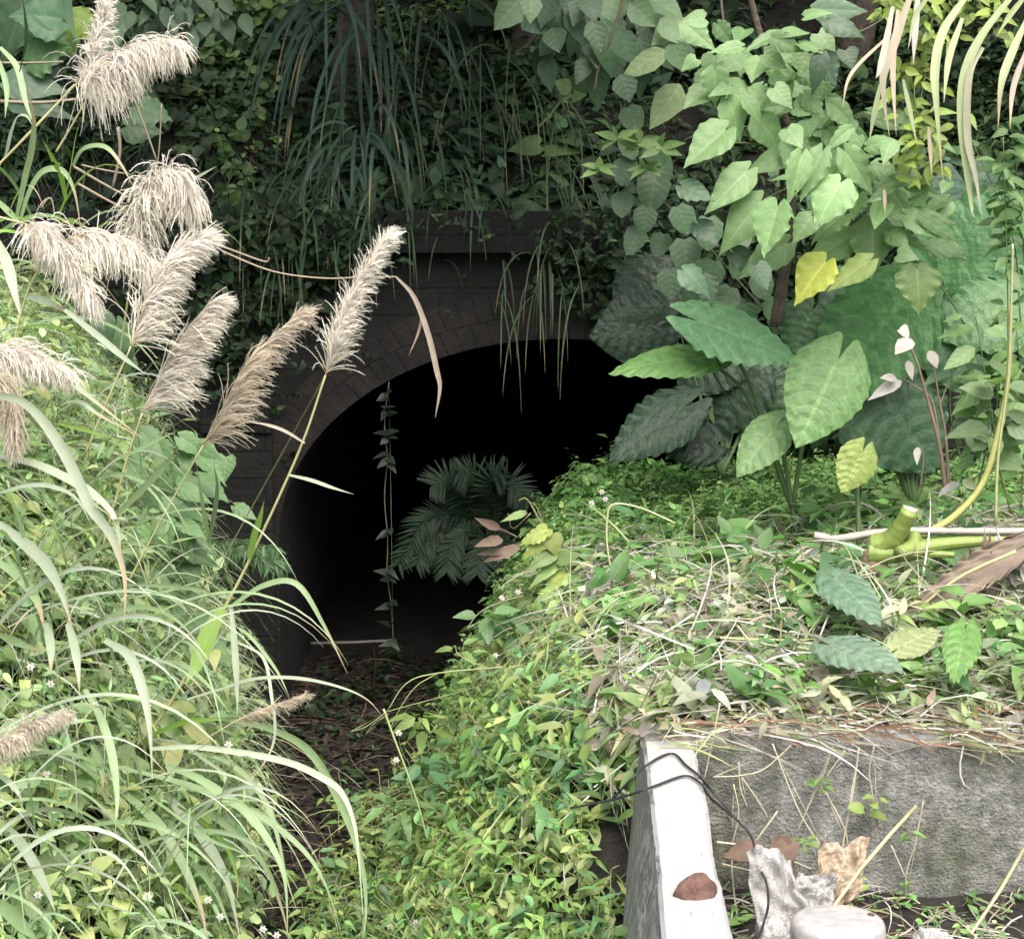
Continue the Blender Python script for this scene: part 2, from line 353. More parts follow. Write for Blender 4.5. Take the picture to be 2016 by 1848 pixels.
# ------------------------------------------------------------------ concrete wall, white beam and the rubbish in front of it
wall = thing('retaining_wall', (2, 7.2, .4), 'low grey weathered concrete wall holding up the cut weeds', 'wall')
b = MB(); nx = 60
wx = np.linspace(.47, 5, nx); zt = 1.235+.012*noise2(wx, wx*0, 6, 5); bt = .05
for (ya, za, yb, zb) in ((7.08, 0, 7.10, 1), (7.10, 1, 7.12, 2), (7.12, 2, 7.30, 2), (7.30, 2, 7.30, 0)):
    f = lambda k: np.full(nx, .25) if k == 0 else (zt-.025 if k == 1 else zt)
    v = np.vstack([np.c_[wx, np.full(nx, ya), f(za)], np.c_[wx, np.full(nx, yb), f(zb)]])
    b.add(v, [(i, i+1, nx+i+1, nx+i) for i in range(nx-1)])
b.add([(.47, 7.08, .25), (.47, 7.10, 1.2), (.47, 7.30, 1.2), (.47, 7.30, .25)], [(0, 3, 2, 1)])
b.build('wall_body', M_conc, wall, smooth=False)
beam = thing('painted_beam', (.48, 6.2, 1.1), 'white flaking painted beam running from the concrete wall towards the viewer', 'beam')
b = MB()
cs = []
for k, (yy_, tl, tr, bl) in enumerate(((7.35, 1262, 1358, 1238), (7.05, 1266, 1368, 1234), (6.7, 1273, 1382, 1230), (6.3, 1282, 1396, 1226), (5.9, 1290, 1404, 1222), (5.5, 1297, 1428, 1219), (5.0, 1306, 1458, 1216), (4.4, 1318, 1500, 1212))):
    zt_ = 1.225; m = yy_*KX*1.0/(math.cos(PITCH))
    X = lambda u: (u-1008)*KX*(yy_*math.cos(PITCH)+(CZ-zt_)*math.sin(PITCH))
    l, r_, bb = X(tl), X(tr), X(bl)+.0
    cs.append([(l, yy_, zt_-.012), (l+.012, yy_, zt_), (r_-.012, yy_, zt_), (r_, yy_, zt_-.012), (r_+.004, yy_, .72), (bb, yy_, .72), (l-(l-bb)*.5, yy_, zt_-.24), (l-(l-bb)*.04, yy_, zt_-.04)])
cs = np.array(cs); q_ = np.linspace(0, len(cs)-1, 90); i_ = np.minimum(q_.astype(int), len(cs)-2); w_ = (q_-i_)[:, None, None]; cs = cs[i_]*(1-w_)+cs[i_+1]*w_
for j, sg in ((0, 1), (1, 1), (2, -1), (3, -1)):
    cs[:, j, 0] += sg*(.004*np.clip(noise2(cs[:, j, 1], cs[:, j, 1]*0, 14, 200+sg), 0, 1)+.002*np.clip(noise2(cs[:, j, 1], cs[:, j, 1]*0, 45, 210+sg), 0, 1))
    if j in (0, 3): cs[:, j, 2] -= .010*np.clip(noise2(cs[:, j, 1], cs[:, j, 1]*0, 10, 220+j), 0, 1)
m_, n_ = cs.shape[:2]
b.add(cs, [(i*n_+j, i*n_+(j+1) % n_, (i+1)*n_+(j+1) % n_, (i+1)*n_+j) for i in range(m_-1) for j in range(n_)])
for k in (0, m_-1): b.add(cs[k], [(0, 1, 2, 3), (0, 3, 4, 7), (7, 4, 5, 6)])
b.build('beam_body', M_paint, beam, smooth=False)
b = MB()
for (u, v, s) in ((1300, 1490, .02), (1316, 1484, .015), (1284, 1492, .012)):
    p = V(u, v, 7.0); tube(b, [p-[0, 0, s], p+[0, 0, .2*s], p+[0, 0, .8*s]], s*1.3, s*.5, None, 8)
b.build('rusty_stain_lump', M_rust, beam)
def blob(B, c, rx, ry, rz, col=None, nu=28, nv=14, jag=.2, seed=1, zmin=-.3, freq=1):
    u = np.linspace(0, 2*np.pi, nu); v = np.linspace(math.asin(zmin), np.pi/2, nv); U, W = np.meshgrid(u, v)
    k = 1+jag*noise2(np.cos(U)*3*np.cos(W)*freq, (np.sin(U)*3*np.cos(W)+np.sin(W)*2.3)*freq, 1.3, seed)
    k[:, -1] = k[:, 0]
    P = np.stack([c[0]+rx*k*np.cos(U)*np.cos(W), c[1]+ry*k*np.sin(U)*np.cos(W), c[2]+rz*k*np.sin(W)], -1)
    B.add(P, [(i*nu+j, i*nu+j+1, (i+1)*nu+j+1, (i+1)*nu+j) for i in range(nv-1) for j in range(nu-1)], None, col)
b = MB(); p = V(1368, 1786, 5.52); blob(b, (p[0], p[1], 1.222), .058, .045, .062, jag=.16, seed=9, zmin=-.05)
tag(b.build('rusty_bolt_cap', M_rust), 'rounded rusty iron cap sitting on top of the white beam', 'bolt')
# pail
p = V(1650, 1806, 6.3); zt_ = p[2]
pail = thing('plastic_pail', (p[0], p[1], zt_-.35), 'upturned white plastic pail beside the white beam at the bottom edge', 'pail')
b = MB(); a = np.linspace(0, 2*np.pi, 49); pr = [(.165, -.36), (.152, -.05), (.150, -.022), (.143, -.008), (.125, 0), (.09, .004), (.05, .006), (.001, .006)]
v = np.array([(p[0]+r*math.cos(x), p[1]+r*math.sin(x), zt_+z) for r, z in pr for x in a]); n = 49
b.add(v, [(i*n+j, i*n+j+1, (i+1)*n+j+1, (i+1)*n+j) for i in range(len(pr)-1) for j in range(n-1)]); b.build('pail_body', M_plastic, pail)
b = MB(); q = (p[0]+.108, p[1]+.02, zt_+.004); tube(b, [np.array(q)-[0, 0, .003], np.array(q)+[0, 0, .002]], .012, .011, None, 10); b.build('hole', M_rust, pail)
def crumple(name, lab, cat, u, v, Y, hw, hh, m, seed, lean=.4, skew=0.0, amp=1.0):
    b = MB(); p = V(u, v, Y); n = 34; U, W = np.meshgrid(np.linspace(-1, 1, n), np.linspace(-1, 1, n))
    h = amp*(.035*noise2(U, W, 4, seed)+.018*np.abs(noise2(U, W, 9, seed+1))+.008*noise2(U, W, 20, seed+2)); e = 1+.22*noise2(np.arctan2(U, W), U*0, 3, seed+3)
    P = np.stack([p[0]+hw*U*e+skew*W, p[1]-h+lean*hh*W, p[2]+hh*W*e+h*.6], -1)
    b.add(P, [(i*n+j, i*n+j+1, (i+1)*n+j+1, (i+1)*n+j) for i in range(n-1) for j in range(n-1)])
    o = b.build(name, m); sm_ = o.modifiers.new('thick', 'SOLIDIFY'); sm_.thickness = .004; return tag(o, lab, cat)
crumple('crumpled_bag', 'crumpled white plastic sheet between the beam and the pail', 'plastic bag', 1540, 1790, 6.5, .085, .17, M_bag, 61, .5, -.03)
crumple('torn_bag', 'torn white plastic scrap tucked behind the pail under the tan paper', 'plastic bag', 1600, 1765, 6.62, .07, .07, M_bag, 71, .5, .03)
b = MB(); p = V(1520, 1828, 6.1); blob(b, (p[0], p[1], p[2]-.02), .05, .05, .05, jag=.25, seed=5, zmin=-.9, nu=40, nv=24, freq=2)
tag(b.build('paper_scrap', M_bag), 'small white paper scrap against the right edge of the beam', 'litter')
crumple('crumpled_paper', 'crumpled tan stained paper leaning on the concrete wall behind the pail', 'paper', 1648, 1722, 6.8, .085, .115, M_paper, 31, .35, .03)
b = MB(); p = V(1528, 1655, 6.95)
for k in range(5):
    leaves(b, p+R.normal(size=3)*.025, nrm(np.array([R.uniform(-1, 1), -.3, R.uniform(-.5, .3)])), (0, -.7, .7), .15, .09, (.16, .115, .085), 'ovate', .3, .5, .4)
tag(b.build('dead_leaf_heap', M_straw), 'curled brown dead leaves lying at the foot of the concrete wall', 'dead leaf')
b = MB(); p = V(1838, 1835, 6.4); blob(b, (p[0], p[1], p[2]-.05), .07, .06, .06, jag=.25, seed=25, zmin=-.9, nu=40, nv=24, freq=2)
tag(b.build('broken_shell', M_bag), 'broken whitish lump half buried in stems right of the pail', 'litter')
# cables
def VZ(u, v, z=1.234):
    a = V(u, v, 1.0)-np.array([0, 0, CZ]); return np.array([0, 0, CZ])+a*((z-CZ)/a[2])
def cable(pts, lab):
    b = MB(); tube(b, catmull([VZ(p[0], p[1]) if p[2] == 0 else V(*p) for p in pts], 8), .0042, .0042, None, 6); return tag(b.build('black_cable', M_cable), lab, 'cable')
c7 = lambda x, y, Y: Q(7, x, y)+(Y,)
c8 = lambda x, y, Y: Q(8, x, y)+(Y,)
cable([c7(1350, 1070, 6.6), c7(1600, 1020, 6.55), c7(1780, 965, 0), c7(1850, 940, 0), c8(10, 880, 0), c8(95, 915, 0), c8(128, 955, 0), c8(165, 1010, 6.76), c8(330, 1150, 6.8), c8(410, 1250, 6.75), c8(430, 1370, 6.65), c8(490, 1500, 6.45), c8(505, 1640, 6.2), c8(465, 1790, 6.05), c8(440, 1840, 6.0)], 'thin black cable crossing the white beam low and dropping past the bag')
cable([c7(1600, 1015, 6.7), c7(1740, 870, 0), c7(1860, 780, 0), c7(1960, 750, 0), c8(20, 818, 0), c8(72, 858, 0), c8(100, 885, 0), c8(140, 930, 6.86), c8(240, 1045, 6.85), c8(345, 1165, 6.83)], 'thin black cable looping over the far rusty end of the white beam')
exec_late = []
# ------------------------------------------------------------------ ground cover (stuff)
def surf_pts(kind, n, x0, x1, a0, a1, wmax=4.0):
    x = R.uniform(x0, x1, n*4); a = R.uniform(a0, a1, n*4); e = .02
    if kind == 'g':
        z = gz(x, a); dx = (gz(x+e, a)-z)/e; dy = (gz(x, a+e)-z)/e
        k = np.sqrt(1+dx**2+dy**2); ok = R.uniform(size=n*4)*wmax < k
        P = np.stack([x, a, z], 1); N = nrm(np.stack([-dx, -dy, np.ones_like(dx)], 1))
    else:
        y = hy(x, a); dx = (hy(x+e, a)-y)/e; dz = (hy(x, a+e)-y)/e
        ok = R.uniform(size=n*4) < 1; P = np.stack([x, y, a], 1); N = nrm(np.stack([dx, -np.ones_like(dx), dz], 1))
    P, N = P[ok], N[ok]; return P[:n], N[:n]
UP = np.array([0, 0, 1.]); CAMP = np.array([0, 0, CZ])
def plantlets(B, P, N, nl, sl, ll, asp, pal, prof='small', a=.6, up=.6, spread=.35, tv=.22, droop=.35, stemcol=None, BS=None, lift=0.0, face=.5):
    n = len(P)
    if n == 0: return
    st = nrm(N*a+UP*up+R.normal(size=(n, 3))*spread); s = R.uniform(sl[0], sl[1], n)
    pal = np.asarray(pal); cl = noise2(P[:, 0]+.4*P[:, 1], P[:, 2]+.5*P[:, 1], 3.1, len(pal)+nl); pi_ = np.clip(((cl*.45+.5+R.normal(size=n)*.22)*len(pal)).astype(int), 0, len(pal)-1)
    pc = pal[pi_]*np.exp(R.normal(size=(n, 1))*tv)
    ref = nrm(np.cross(st, np.array([.3, .9, .2])+R.normal(size=(n, 3))*.2)); r2 = np.cross(st, ref); ph = R.uniform(0, 6.28, n)
    size = R.uniform(ll[0], ll[1], n)*np.exp(R.normal(size=n)*.22)*(1+.28*np.clip(noise2(P[:, 0], P[:, 1]+P[:, 2], 4.3, 17+nl), -1, 1))
    for j in range(nl):
        fr = lift+(1-lift)*(j+1)/nl; az = (ph+j*2.4+R.normal(size=n)*.3)[:, None]
        rd = ref*np.cos(az)+r2*np.sin(az)
        D = nrm(rd+st*R.uniform(-.1, .7, (n, 1))+R.normal(size=(n, 3))*.2)
        view = nrm(CAMP-P); Nn = nrm(st*.8+UP*.5+view*face+R.normal(size=(n, 3))*.35)
        L = size*R.uniform(.65, 1.15, n)*(1.1-.35*fr)
        c = pc*np.exp(R.normal(size=(n, 1))*.16)*np.array([1, 1, 1])+0
        c = c*np.stack([np.exp(R.normal(size=n)*.08), np.ones(n), np.exp(R.normal(size=n)*.1)], 1)
        leaves(B, P+st*(s*fr)[:, None], D, Nn, L, L*asp*R.uniform(.8, 1.15, n), c, prof, R.uniform(0, 2*droop, n), R.uniform(0, .45, n), .06)
    if BS is not None:
        S = nrm(np.cross(st, nrm(CAMP-P)))*(.0022); e = P+st*s[:, None]
        v = np.stack([P-S, P+S, e+S*.6, e-S*.6], 1)
        BS.add(v, np.arange(n*4).reshape(n, 4), None, np.repeat(np.broadcast_to(stemcol, (n, 3)), 4, 0))
def straws(B, P, N, L, wid, pal, flat=.8, droop=.3, seg=5, dirv=None, tv=.25):
    n = len(P)
    if n == 0: return
    d = nrm(R.normal(size=(n, 3))+(0 if dirv is None else np.asarray(dirv))); d = nrm(d-N*(np.sum(d*N, 1)[:, None])*flat)
    L = R.uniform(L[0], L[1], n); pal = np.asarray(pal); c = pal[R.integers(0, len(pal), n)]*np.exp(R.normal(size=(n, 1))*tv)
    t = np.linspace(0, 1, seg); bend = R.normal(size=(n, 3))*.28
    p = P[:, None]+d[:, None]*(L[:, None, None]*t[None, :, None])+bend[:, None]*(L[:, None, None]*(t*(1-t))[None, :, None])
    p[..., 2] -= droop*L[:, None]*t[None]**2
    S = nrm(np.cross(d, nrm(CAMP-P)+R.normal(size=(n, 3))*.4)); w_ = R.uniform(wid[0], wid[1], n)
    ww = (w_[:, None]*np.clip((1-t)[None]*2, .15, 1))[..., None]*.5
    v = np.stack([p-S[:, None]*ww, p+S[:, None]*ww], 2)
    f = np.arange(n)[:, None, None]*(seg*2)+np.array([(2*i, 2*i+1, 2*i+3, 2*i+2) for i in range(seg-1)])[None]
    uv = np.zeros((n, seg, 2, 2)); uv[:, :, 1, 0] = 1; uv[..., 1] = t[None, :, None]
    B.add(v, f, uv, np.repeat(c, seg*2, 0))
def pick(P, N, *cond):
    k = np.ones(len(P), bool)
    for c in cond: k &= c
    return P[k], N[k]
def zone(P, poly, jit=25):
    u, v = proj(P); return inpoly(u+R.normal(size=u.shape)*jit, v+R.normal(size=u.shape)*jit, poly)

G_left = [(.25, .37, .15), (.32, .41, .20), (.20, .32, .12), (.33, .41, .16), (.23, .36, .17)]
G_slope = [(.14, .27, .08), (.20, .31, .09), (.11, .23, .09), (.25, .32, .12), (.16, .28, .07)]
G_terr = [(.14, .30, .08), (.19, .34, .10), (.11, .25, .07), (.22, .35, .11)]
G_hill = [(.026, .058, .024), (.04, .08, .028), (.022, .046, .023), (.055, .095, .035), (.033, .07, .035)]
G_yel = [(.15, .25, .07), (.20, .29, .09), (.10, .18, .05), (.06, .11, .04)]
STRAW = [(.37, .35, .27), (.46, .45, .39), (.29, .26, .20), (.42, .43, .34), (.50, .50, .47), (.31, .37, .20), (.27, .33, .15)]

# hillside cover
P, N = surf_pts('h', 17000, -3.6, 4.2, 2.75, 5.2); hole = noise2(P[:, 0], P[:, 2], 3.6, 77)+.5*noise2(P[:, 0], P[:, 2], 8, 78)+R.normal(size=len(P))*.25 > .62
uu, vv = proj(P)
pit = inpoly(uu, vv, [(1330, 140), (1560, 330), (1560, 560), (1400, 380), (1140, 310), (1130, 200), (1230, 170)]) & (R.uniform(size=len(P)) < .7)
pit |= inpoly(uu, vv, [(1360, 0), (1640, 0), (1600, 110), (1430, 70)]) & (R.uniform(size=len(P)) < .75)
yel = zone(P, [(330, 0), (620, 0), (600, 60), (560, 200), (520, 330), (480, 420), (350, 330), (380, 120)], 15)
top = zone(P, [(620, -60), (1080, -60), (980, 90), (760, 110), (640, 100)], 25)
low = vv > 330
b = MB(); bs = MB()
pit |= hole; yel &= ~hole; top &= ~hole; q = ~pit & ~yel & ~top
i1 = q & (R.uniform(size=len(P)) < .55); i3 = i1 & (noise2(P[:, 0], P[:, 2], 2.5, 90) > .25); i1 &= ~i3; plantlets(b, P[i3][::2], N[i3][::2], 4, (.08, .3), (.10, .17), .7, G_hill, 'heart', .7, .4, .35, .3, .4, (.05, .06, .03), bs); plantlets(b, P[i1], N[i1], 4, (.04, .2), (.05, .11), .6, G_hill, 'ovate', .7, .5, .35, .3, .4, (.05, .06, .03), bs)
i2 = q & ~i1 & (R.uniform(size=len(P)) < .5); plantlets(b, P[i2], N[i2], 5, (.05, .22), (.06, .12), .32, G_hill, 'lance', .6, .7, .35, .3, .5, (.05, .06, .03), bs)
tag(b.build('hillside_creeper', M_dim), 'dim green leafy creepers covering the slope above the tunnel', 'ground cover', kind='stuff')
b = MB(); plantlets(b, P[yel], N[yel], 4, (.03, .22), (.045, .10), .95, G_yel, 'round', .8, .3, .35, .25, .3)
plantlets(b, P[top], N[top], 5, (.04, .16), (.05, .09), .5, G_yel, 'ovate', .6, .6, .35, .25, .3)
tag(b.build('yellow_green_creeper', M_small), 'small round yellow green creeper leaves at the upper left', 'ground cover', kind='stuff')
b = MB(); P2, N2 = surf_pts('h', 5200, -3.2, 2.0, 2.85, 4.9); u2, v2 = proj(P2); k = (u2 < 1250)
straws(b, P2[k], N2[k], (.12, .38), (.004, .012), [(.05, .10, .04), (.07, .12, .06), (.045, .08, .035)], .2, .75, 6, (0, -.8, .5))
k = (R.uniform(size=len(P2)) < .12); straws(b, P2[k], N2[k], (.15, .5), (.003, .007), [(.2, .15, .1), (.12, .09, .06)], .7, .4, 5)
tag(b.build('hillside_grass', M_blade), 'fine dark grass and dead stalks growing through the hillside creepers', 'grass', kind='stuff')
# left side hill + left bank
P, N = surf_pts('g', 13000, -4.0, -1.0, 5.4, 12.4, 5)
xl = -1.27-.66*np.clip((P[:, 1]-8.4)/3.8, -.4, 1)
k = P[:, 0] < xl-.02; P, N = P[k], N[k]; uu, vv = proj(P)
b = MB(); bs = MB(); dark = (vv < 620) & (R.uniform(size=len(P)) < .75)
k = ~dark; r_ = R.uniform(size=len(P))
a1 = k & (r_ < .42); plantlets(b, P[a1], N[a1], 5, (.08, .42), (.05, .11), .55, G_left, 'ovate', .7, .6, .3, .2, .35, (.14, .2, .07), bs)
a2 = k & (r_ >= .42) & (r_ < .7); plantlets(b, P[a2], N[a2], 7, (.1, .5), (.06, .14), .2, G_left, 'lance', .7, .8, .3, .2, .3, (.14, .2, .07), bs)
a3 = k & (r_ >= .7) & (r_ < .85); plantlets(b, P[a3], N[a3], 4, (.06, .24), (.08, .14), .8, G_left, 'heart', .9, .4, .3, .2, .35, (.14, .2, .07), bs)
tag(b.build('left_bank_weeds', M_small), 'bright pale green leafy weeds covering the left bank', 'weeds', kind='stuff')
tag(bs.build('left_bank_stalks', M_stem), 'thin green stalks among the left bank weeds', 'weeds', kind='stuff')
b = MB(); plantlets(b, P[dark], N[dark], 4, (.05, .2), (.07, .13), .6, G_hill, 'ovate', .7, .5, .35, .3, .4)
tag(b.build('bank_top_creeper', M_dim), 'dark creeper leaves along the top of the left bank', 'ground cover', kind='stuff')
b = MB(); k = (R.uniform(size=len(P)) < .45) & (P[:, 0] < -1.42)
straws(b, P[k], N[k], (.25, .8), (.004, .013), [(.27, .38, .21), (.36, .43, .30), (.22, .34, .15), (.42, .46, .38)], .1, .7, 8, (.7, -.4, 1.0))
k = R.uniform(size=len(P)) < .3; straws(b, P[k]+N[k]*.15, N[k], (.2, .6), (.003, .007), STRAW, .6, .3, 5, (.3, -.3, .2))
tag(b.build('left_bank_grass', M_blade), 'fine pale grass growing among the left bank weeds', 'grass', kind='stuff')
# terrace and its left slope
P, N = surf_pts('g', 17500, -.85, 3.7, 5.0, 12.15, 2.6)
bw = (P[:, 1] < 7.36) & (P[:, 0] > .33)
uu, vv = proj(P); fresh = zone(P, [(1130, 840), (2050, 840), (2050, 1050), (1700, 1075), (1330, 1120), (1180, 1130), (1080, 1130)], 30) | (P[:, 1] > 10.5)
slope = (P[:, 0] < .34) & ~fresh; clip_ = ~fresh & ~slope & ~bw
gap = inpoly(uu, vv, [(1640, 880), (2016, 880), (2016, 1020), (1750, 1010)]) & (R.uniform(size=len(P)) < .75)
b = MB(); bs = MB(); k = fresh & ~bw & ~gap
k2 = k & (P[:, 0] > -.35); plantlets(b, P[k2], N[k2], 5, (.03, .13), (.05, .095), .5, G_terr, 'ovate', .6, .7, .35, .22, .3, (.1, .15, .05), bs)
k3 = k2 & (R.uniform(size=len(P)) < .6); plantlets(b, P[k3]+R.normal(size=(k3.sum(), 3))*.03, N[k3], 6, (.05, .2), (.035, .06), .45, G_terr, 'small', .6, .7, .4, .25, .3)
tag(b.build('terrace_weed_carpet', M_small), 'low fresh green weed carpet below the big elephant ear leaves', 'weeds', kind='stuff')
b = MB(); th = np.clip((P[:, 0]+.56)/.35, 0, 1); k = slope & (R.uniform(size=len(P)) < .35+.65*th)
r_ = R.uniform(size=len(P)); k1 = k & (r_ < .55); plantlets(b, P[k1], N[k1], 6, (.06, .34), (.045, .105), .44, G_slope, 'ovate', .6, .5, .45, .25, .4, (.2, .22, .08), bs)
k1 = k & (r_ > .55); plantlets(b, P[k1], N[k1], 6, (.05, .3), (.06, .12), .3, G_slope, 'lance', .7, .5, .5, .25, .4, (.2, .22, .08), bs)
tag(b.build('slope_weeds', M_small), 'yellow green weeds spilling down the slope right of the tunnel path', 'weeds', kind='stuff')
tag(bs.build('slope_stalks', M_stem), 'pale stalks of the weeds on the slope', 'weeds', kind='stuff')
b = MB(); Pc, Nc = P[clip_], N[clip_]
plantlets(b, Pc, Nc, 6, (.03, .22), (.06, .14), .42, [(.17, .28, .09), (.25, .33, .16), (.28, .32, .20), (.13, .25, .07), (.34, .36, .28), (.20, .32, .11), (.25, .24, .18)], 'ovate', .9, .2, .7, .2, .5, face=.2)
tag(b.build('cut_weed_clippings', M_small), 'wilting cut weed leaves heaped above the concrete wall', 'weed clippings', kind='stuff')
b = MB()
for kk in (1.0, .75):
    ks = R.uniform(size=len(Pc)) < kk; straws(b, Pc[ks]+Nc[ks]*R.uniform(.0, .16, (ks.sum(), 1)), Nc[ks], (.10, .6), (.003, .009), STRAW, .80, .18, 7)
kb = R.uniform(size=len(Pc)) < .045; b2 = MB(); plantlets(b2, Pc[kb]+Nc[kb]*.05, Nc[kb], 5, (.05, .3), (.10, .18), .55, [(.10, .22, .07), (.14, .27, .09), (.08, .17, .07)], 'ovate', .5, .8, .4, .2, .4)
tag(b2.build('regrowing_weeds', M_small), 'fresh broad green leaves sprouting through the cut weeds', 'weeds', kind='stuff')
k = slope & (R.uniform(size=len(P)) < .10); straws(b, P[k]+N[k]*.12, N[k], (.12, .5), (.003, .007), STRAW+[(.3, .36, .14)]*3, .7, .35, 6)
Pw, Nw = surf_pts('g', 1800, .45, 3.5, 6.1, 7.05, 2); straws(b, Pw+Nw*.02, Nw, (.06, .3), (.003, .007), STRAW+[(.2, .13, .08)], .9, .1, 5)
e = R.uniform(.5, 3.3, 900); Pe = np.stack([e, R.uniform(7.0, 7.55, 900), R.uniform(1.225, 1.30, 900)], 1)
straws(b, Pe, np.tile(UP, (900, 1)), (.1, .45), (.003, .008), STRAW+[(.24, .15, .1)]*2, .95, .12, 5, (1.2, 0, 0))
tag(b.build('dry_straw', M_straw), 'pale dry cut stalks strewn over the weeds above the concrete wall', 'straw', kind='stuff')
b = MB(); e = R.uniform(.42, 3.4, 330); Pe = np.stack([e, R.uniform(7.1, 7.6, 330), R.uniform(1.21, 1.27, 330)], 1); Pe = Pe[noise2(e, e*0, 7, 301) > -.25]
plantlets(b, Pe, np.tile(np.array([0, -.7, .7]), (len(Pe), 1)), 5, (.03, .16), (.035, .085), .42, [(.17, .26, .09), (.30, .31, .21), (.22, .29, .13), (.27, .24, .17)], 'ovate', .9, -.2, .6, .2, .6)
tag(b.build('wall_top_clippings', M_small), 'wilting leaves spilling over the top edge of the concrete wall', 'weed clippings', kind='stuff')
b = MB(); k = np.arange(len(Pw)) % 6 == 0; plantlets(b, Pw[k], Nw[k], 4, (.02, .1), (.03, .06), .6, G_terr, 'ovate')
tag(b.build('wall_foot_seedlings', M_small), 'small green seedlings scattered along the foot of the concrete wall', 'seedlings', kind='stuff')
# gully floor
P, N = surf_pts('g', 5200, -1.9, .1, 7.6, 13.6, 1.4)
b = MB(); n = len(P)
D = nrm(R.normal(size=(n, 3))*np.array([1, 1, .25])); leaves(b, P+[0, 0, .012], D, N+R.normal(size=(n, 3))*.35, R.uniform(.04, .11, n), R.uniform(.02, .05, n), np.array([(.03, .026, .019), (.045, .039, .03), (.019, .017, .014), (.07, .061, .046)])[R.integers(0, 4, n)], 'small', R.uniform(-.3, .4, n), .4)
k = R.uniform(size=n) < .3; straws(b, P[k]+[0, 0, .015], N[k], (.1, .4), (.004, .01), [(.12, .085, .06), (.07, .05, .035)], .95, 0, 4)
tag(b.build('fallen_leaf_litter', M_straw), 'brown fallen leaves and twigs on the path into the tunnel', 'leaf litter', kind='stuff')
b = MB(); k = (R.uniform(size=n) < .16) & (noise2(P[:, 0], P[:, 1], 2.5, 44) > -.1)
plantlets(b, P[k], N[k], 5, (.03, .12), (.04, .08), .5, [(.022, .05, .02), (.035, .07, .026)], 'ovate', .3, .9, .3)
tag(b.build('path_seedlings', M_small), 'small dark green seedlings sprouting from the litter on the tunnel path', 'seedlings', kind='stuff')
# right bank behind the terrace
P, N = surf_pts('h', 3800, 1.7, 4.3, .9, 3.2); uu, vv = proj(P)
b = MB(); plantlets(b, P, N, 4, (.05, .3), (.07, .13), .75, [(.08, .16, .07), (.12, .21, .10), (.06, .12, .06)], 'heart', .8, .4, .3, .25, .4)
tag(b.build('right_bank_creeper', M_dim), 'shaded heart shaped creeper leaves on the right bank', 'ground cover', kind='stuff')
# creepers hanging over the face of the portal
n = 5600; x = R.uniform(-2.8, 3.1, n); z = R.uniform(1.3, 3.05, n); uu, vv = proj(np.stack([x, np.full(n, PY-.1), z], 1))
k = zone(np.stack([x, np.full(n, PY-.1), z], 1), [(300, 350), (740, 350), (770, 470), (640, 560), (560, 650), (430, 760), (300, 700)], 18)
k |= zone(np.stack([x, np.full(n, PY-.1), z], 1), [(1130, 380), (1500, 380), (1500, 760), (1250, 640), (1120, 590), (1080, 480)], 18)
k |= zone(np.stack([x, np.full(n, PY-.1), z], 1), [(1480, 380), (1800, 380), (1800, 950), (1540, 950), (1520, 700)], 18)
k |= (zone(np.stack([x, np.full(n, PY-.1), z], 1), [(740, 360), (1150, 360), (1150, 445), (740, 440)], 12) & (R.uniform(size=n) < .55)) | (R.uniform(size=n) < .03)
x, z = x[k], z[k]; n = len(x)
P = np.stack([x, np.where(z > 2.75, PY-.2, PY-.08), z], 1); inside = ((x-AX)/1.75)**2+(np.maximum(z-SPR, 0)/1.27)**2 < 1; P = P[~inside]
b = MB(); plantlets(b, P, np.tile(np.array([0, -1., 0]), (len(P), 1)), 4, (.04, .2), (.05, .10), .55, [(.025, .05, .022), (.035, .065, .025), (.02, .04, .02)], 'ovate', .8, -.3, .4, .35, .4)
tag(b.build('portal_creeper', M_dim), 'dim creeper trailing over the stone face beside the arch', 'creeper', kind='stuff')

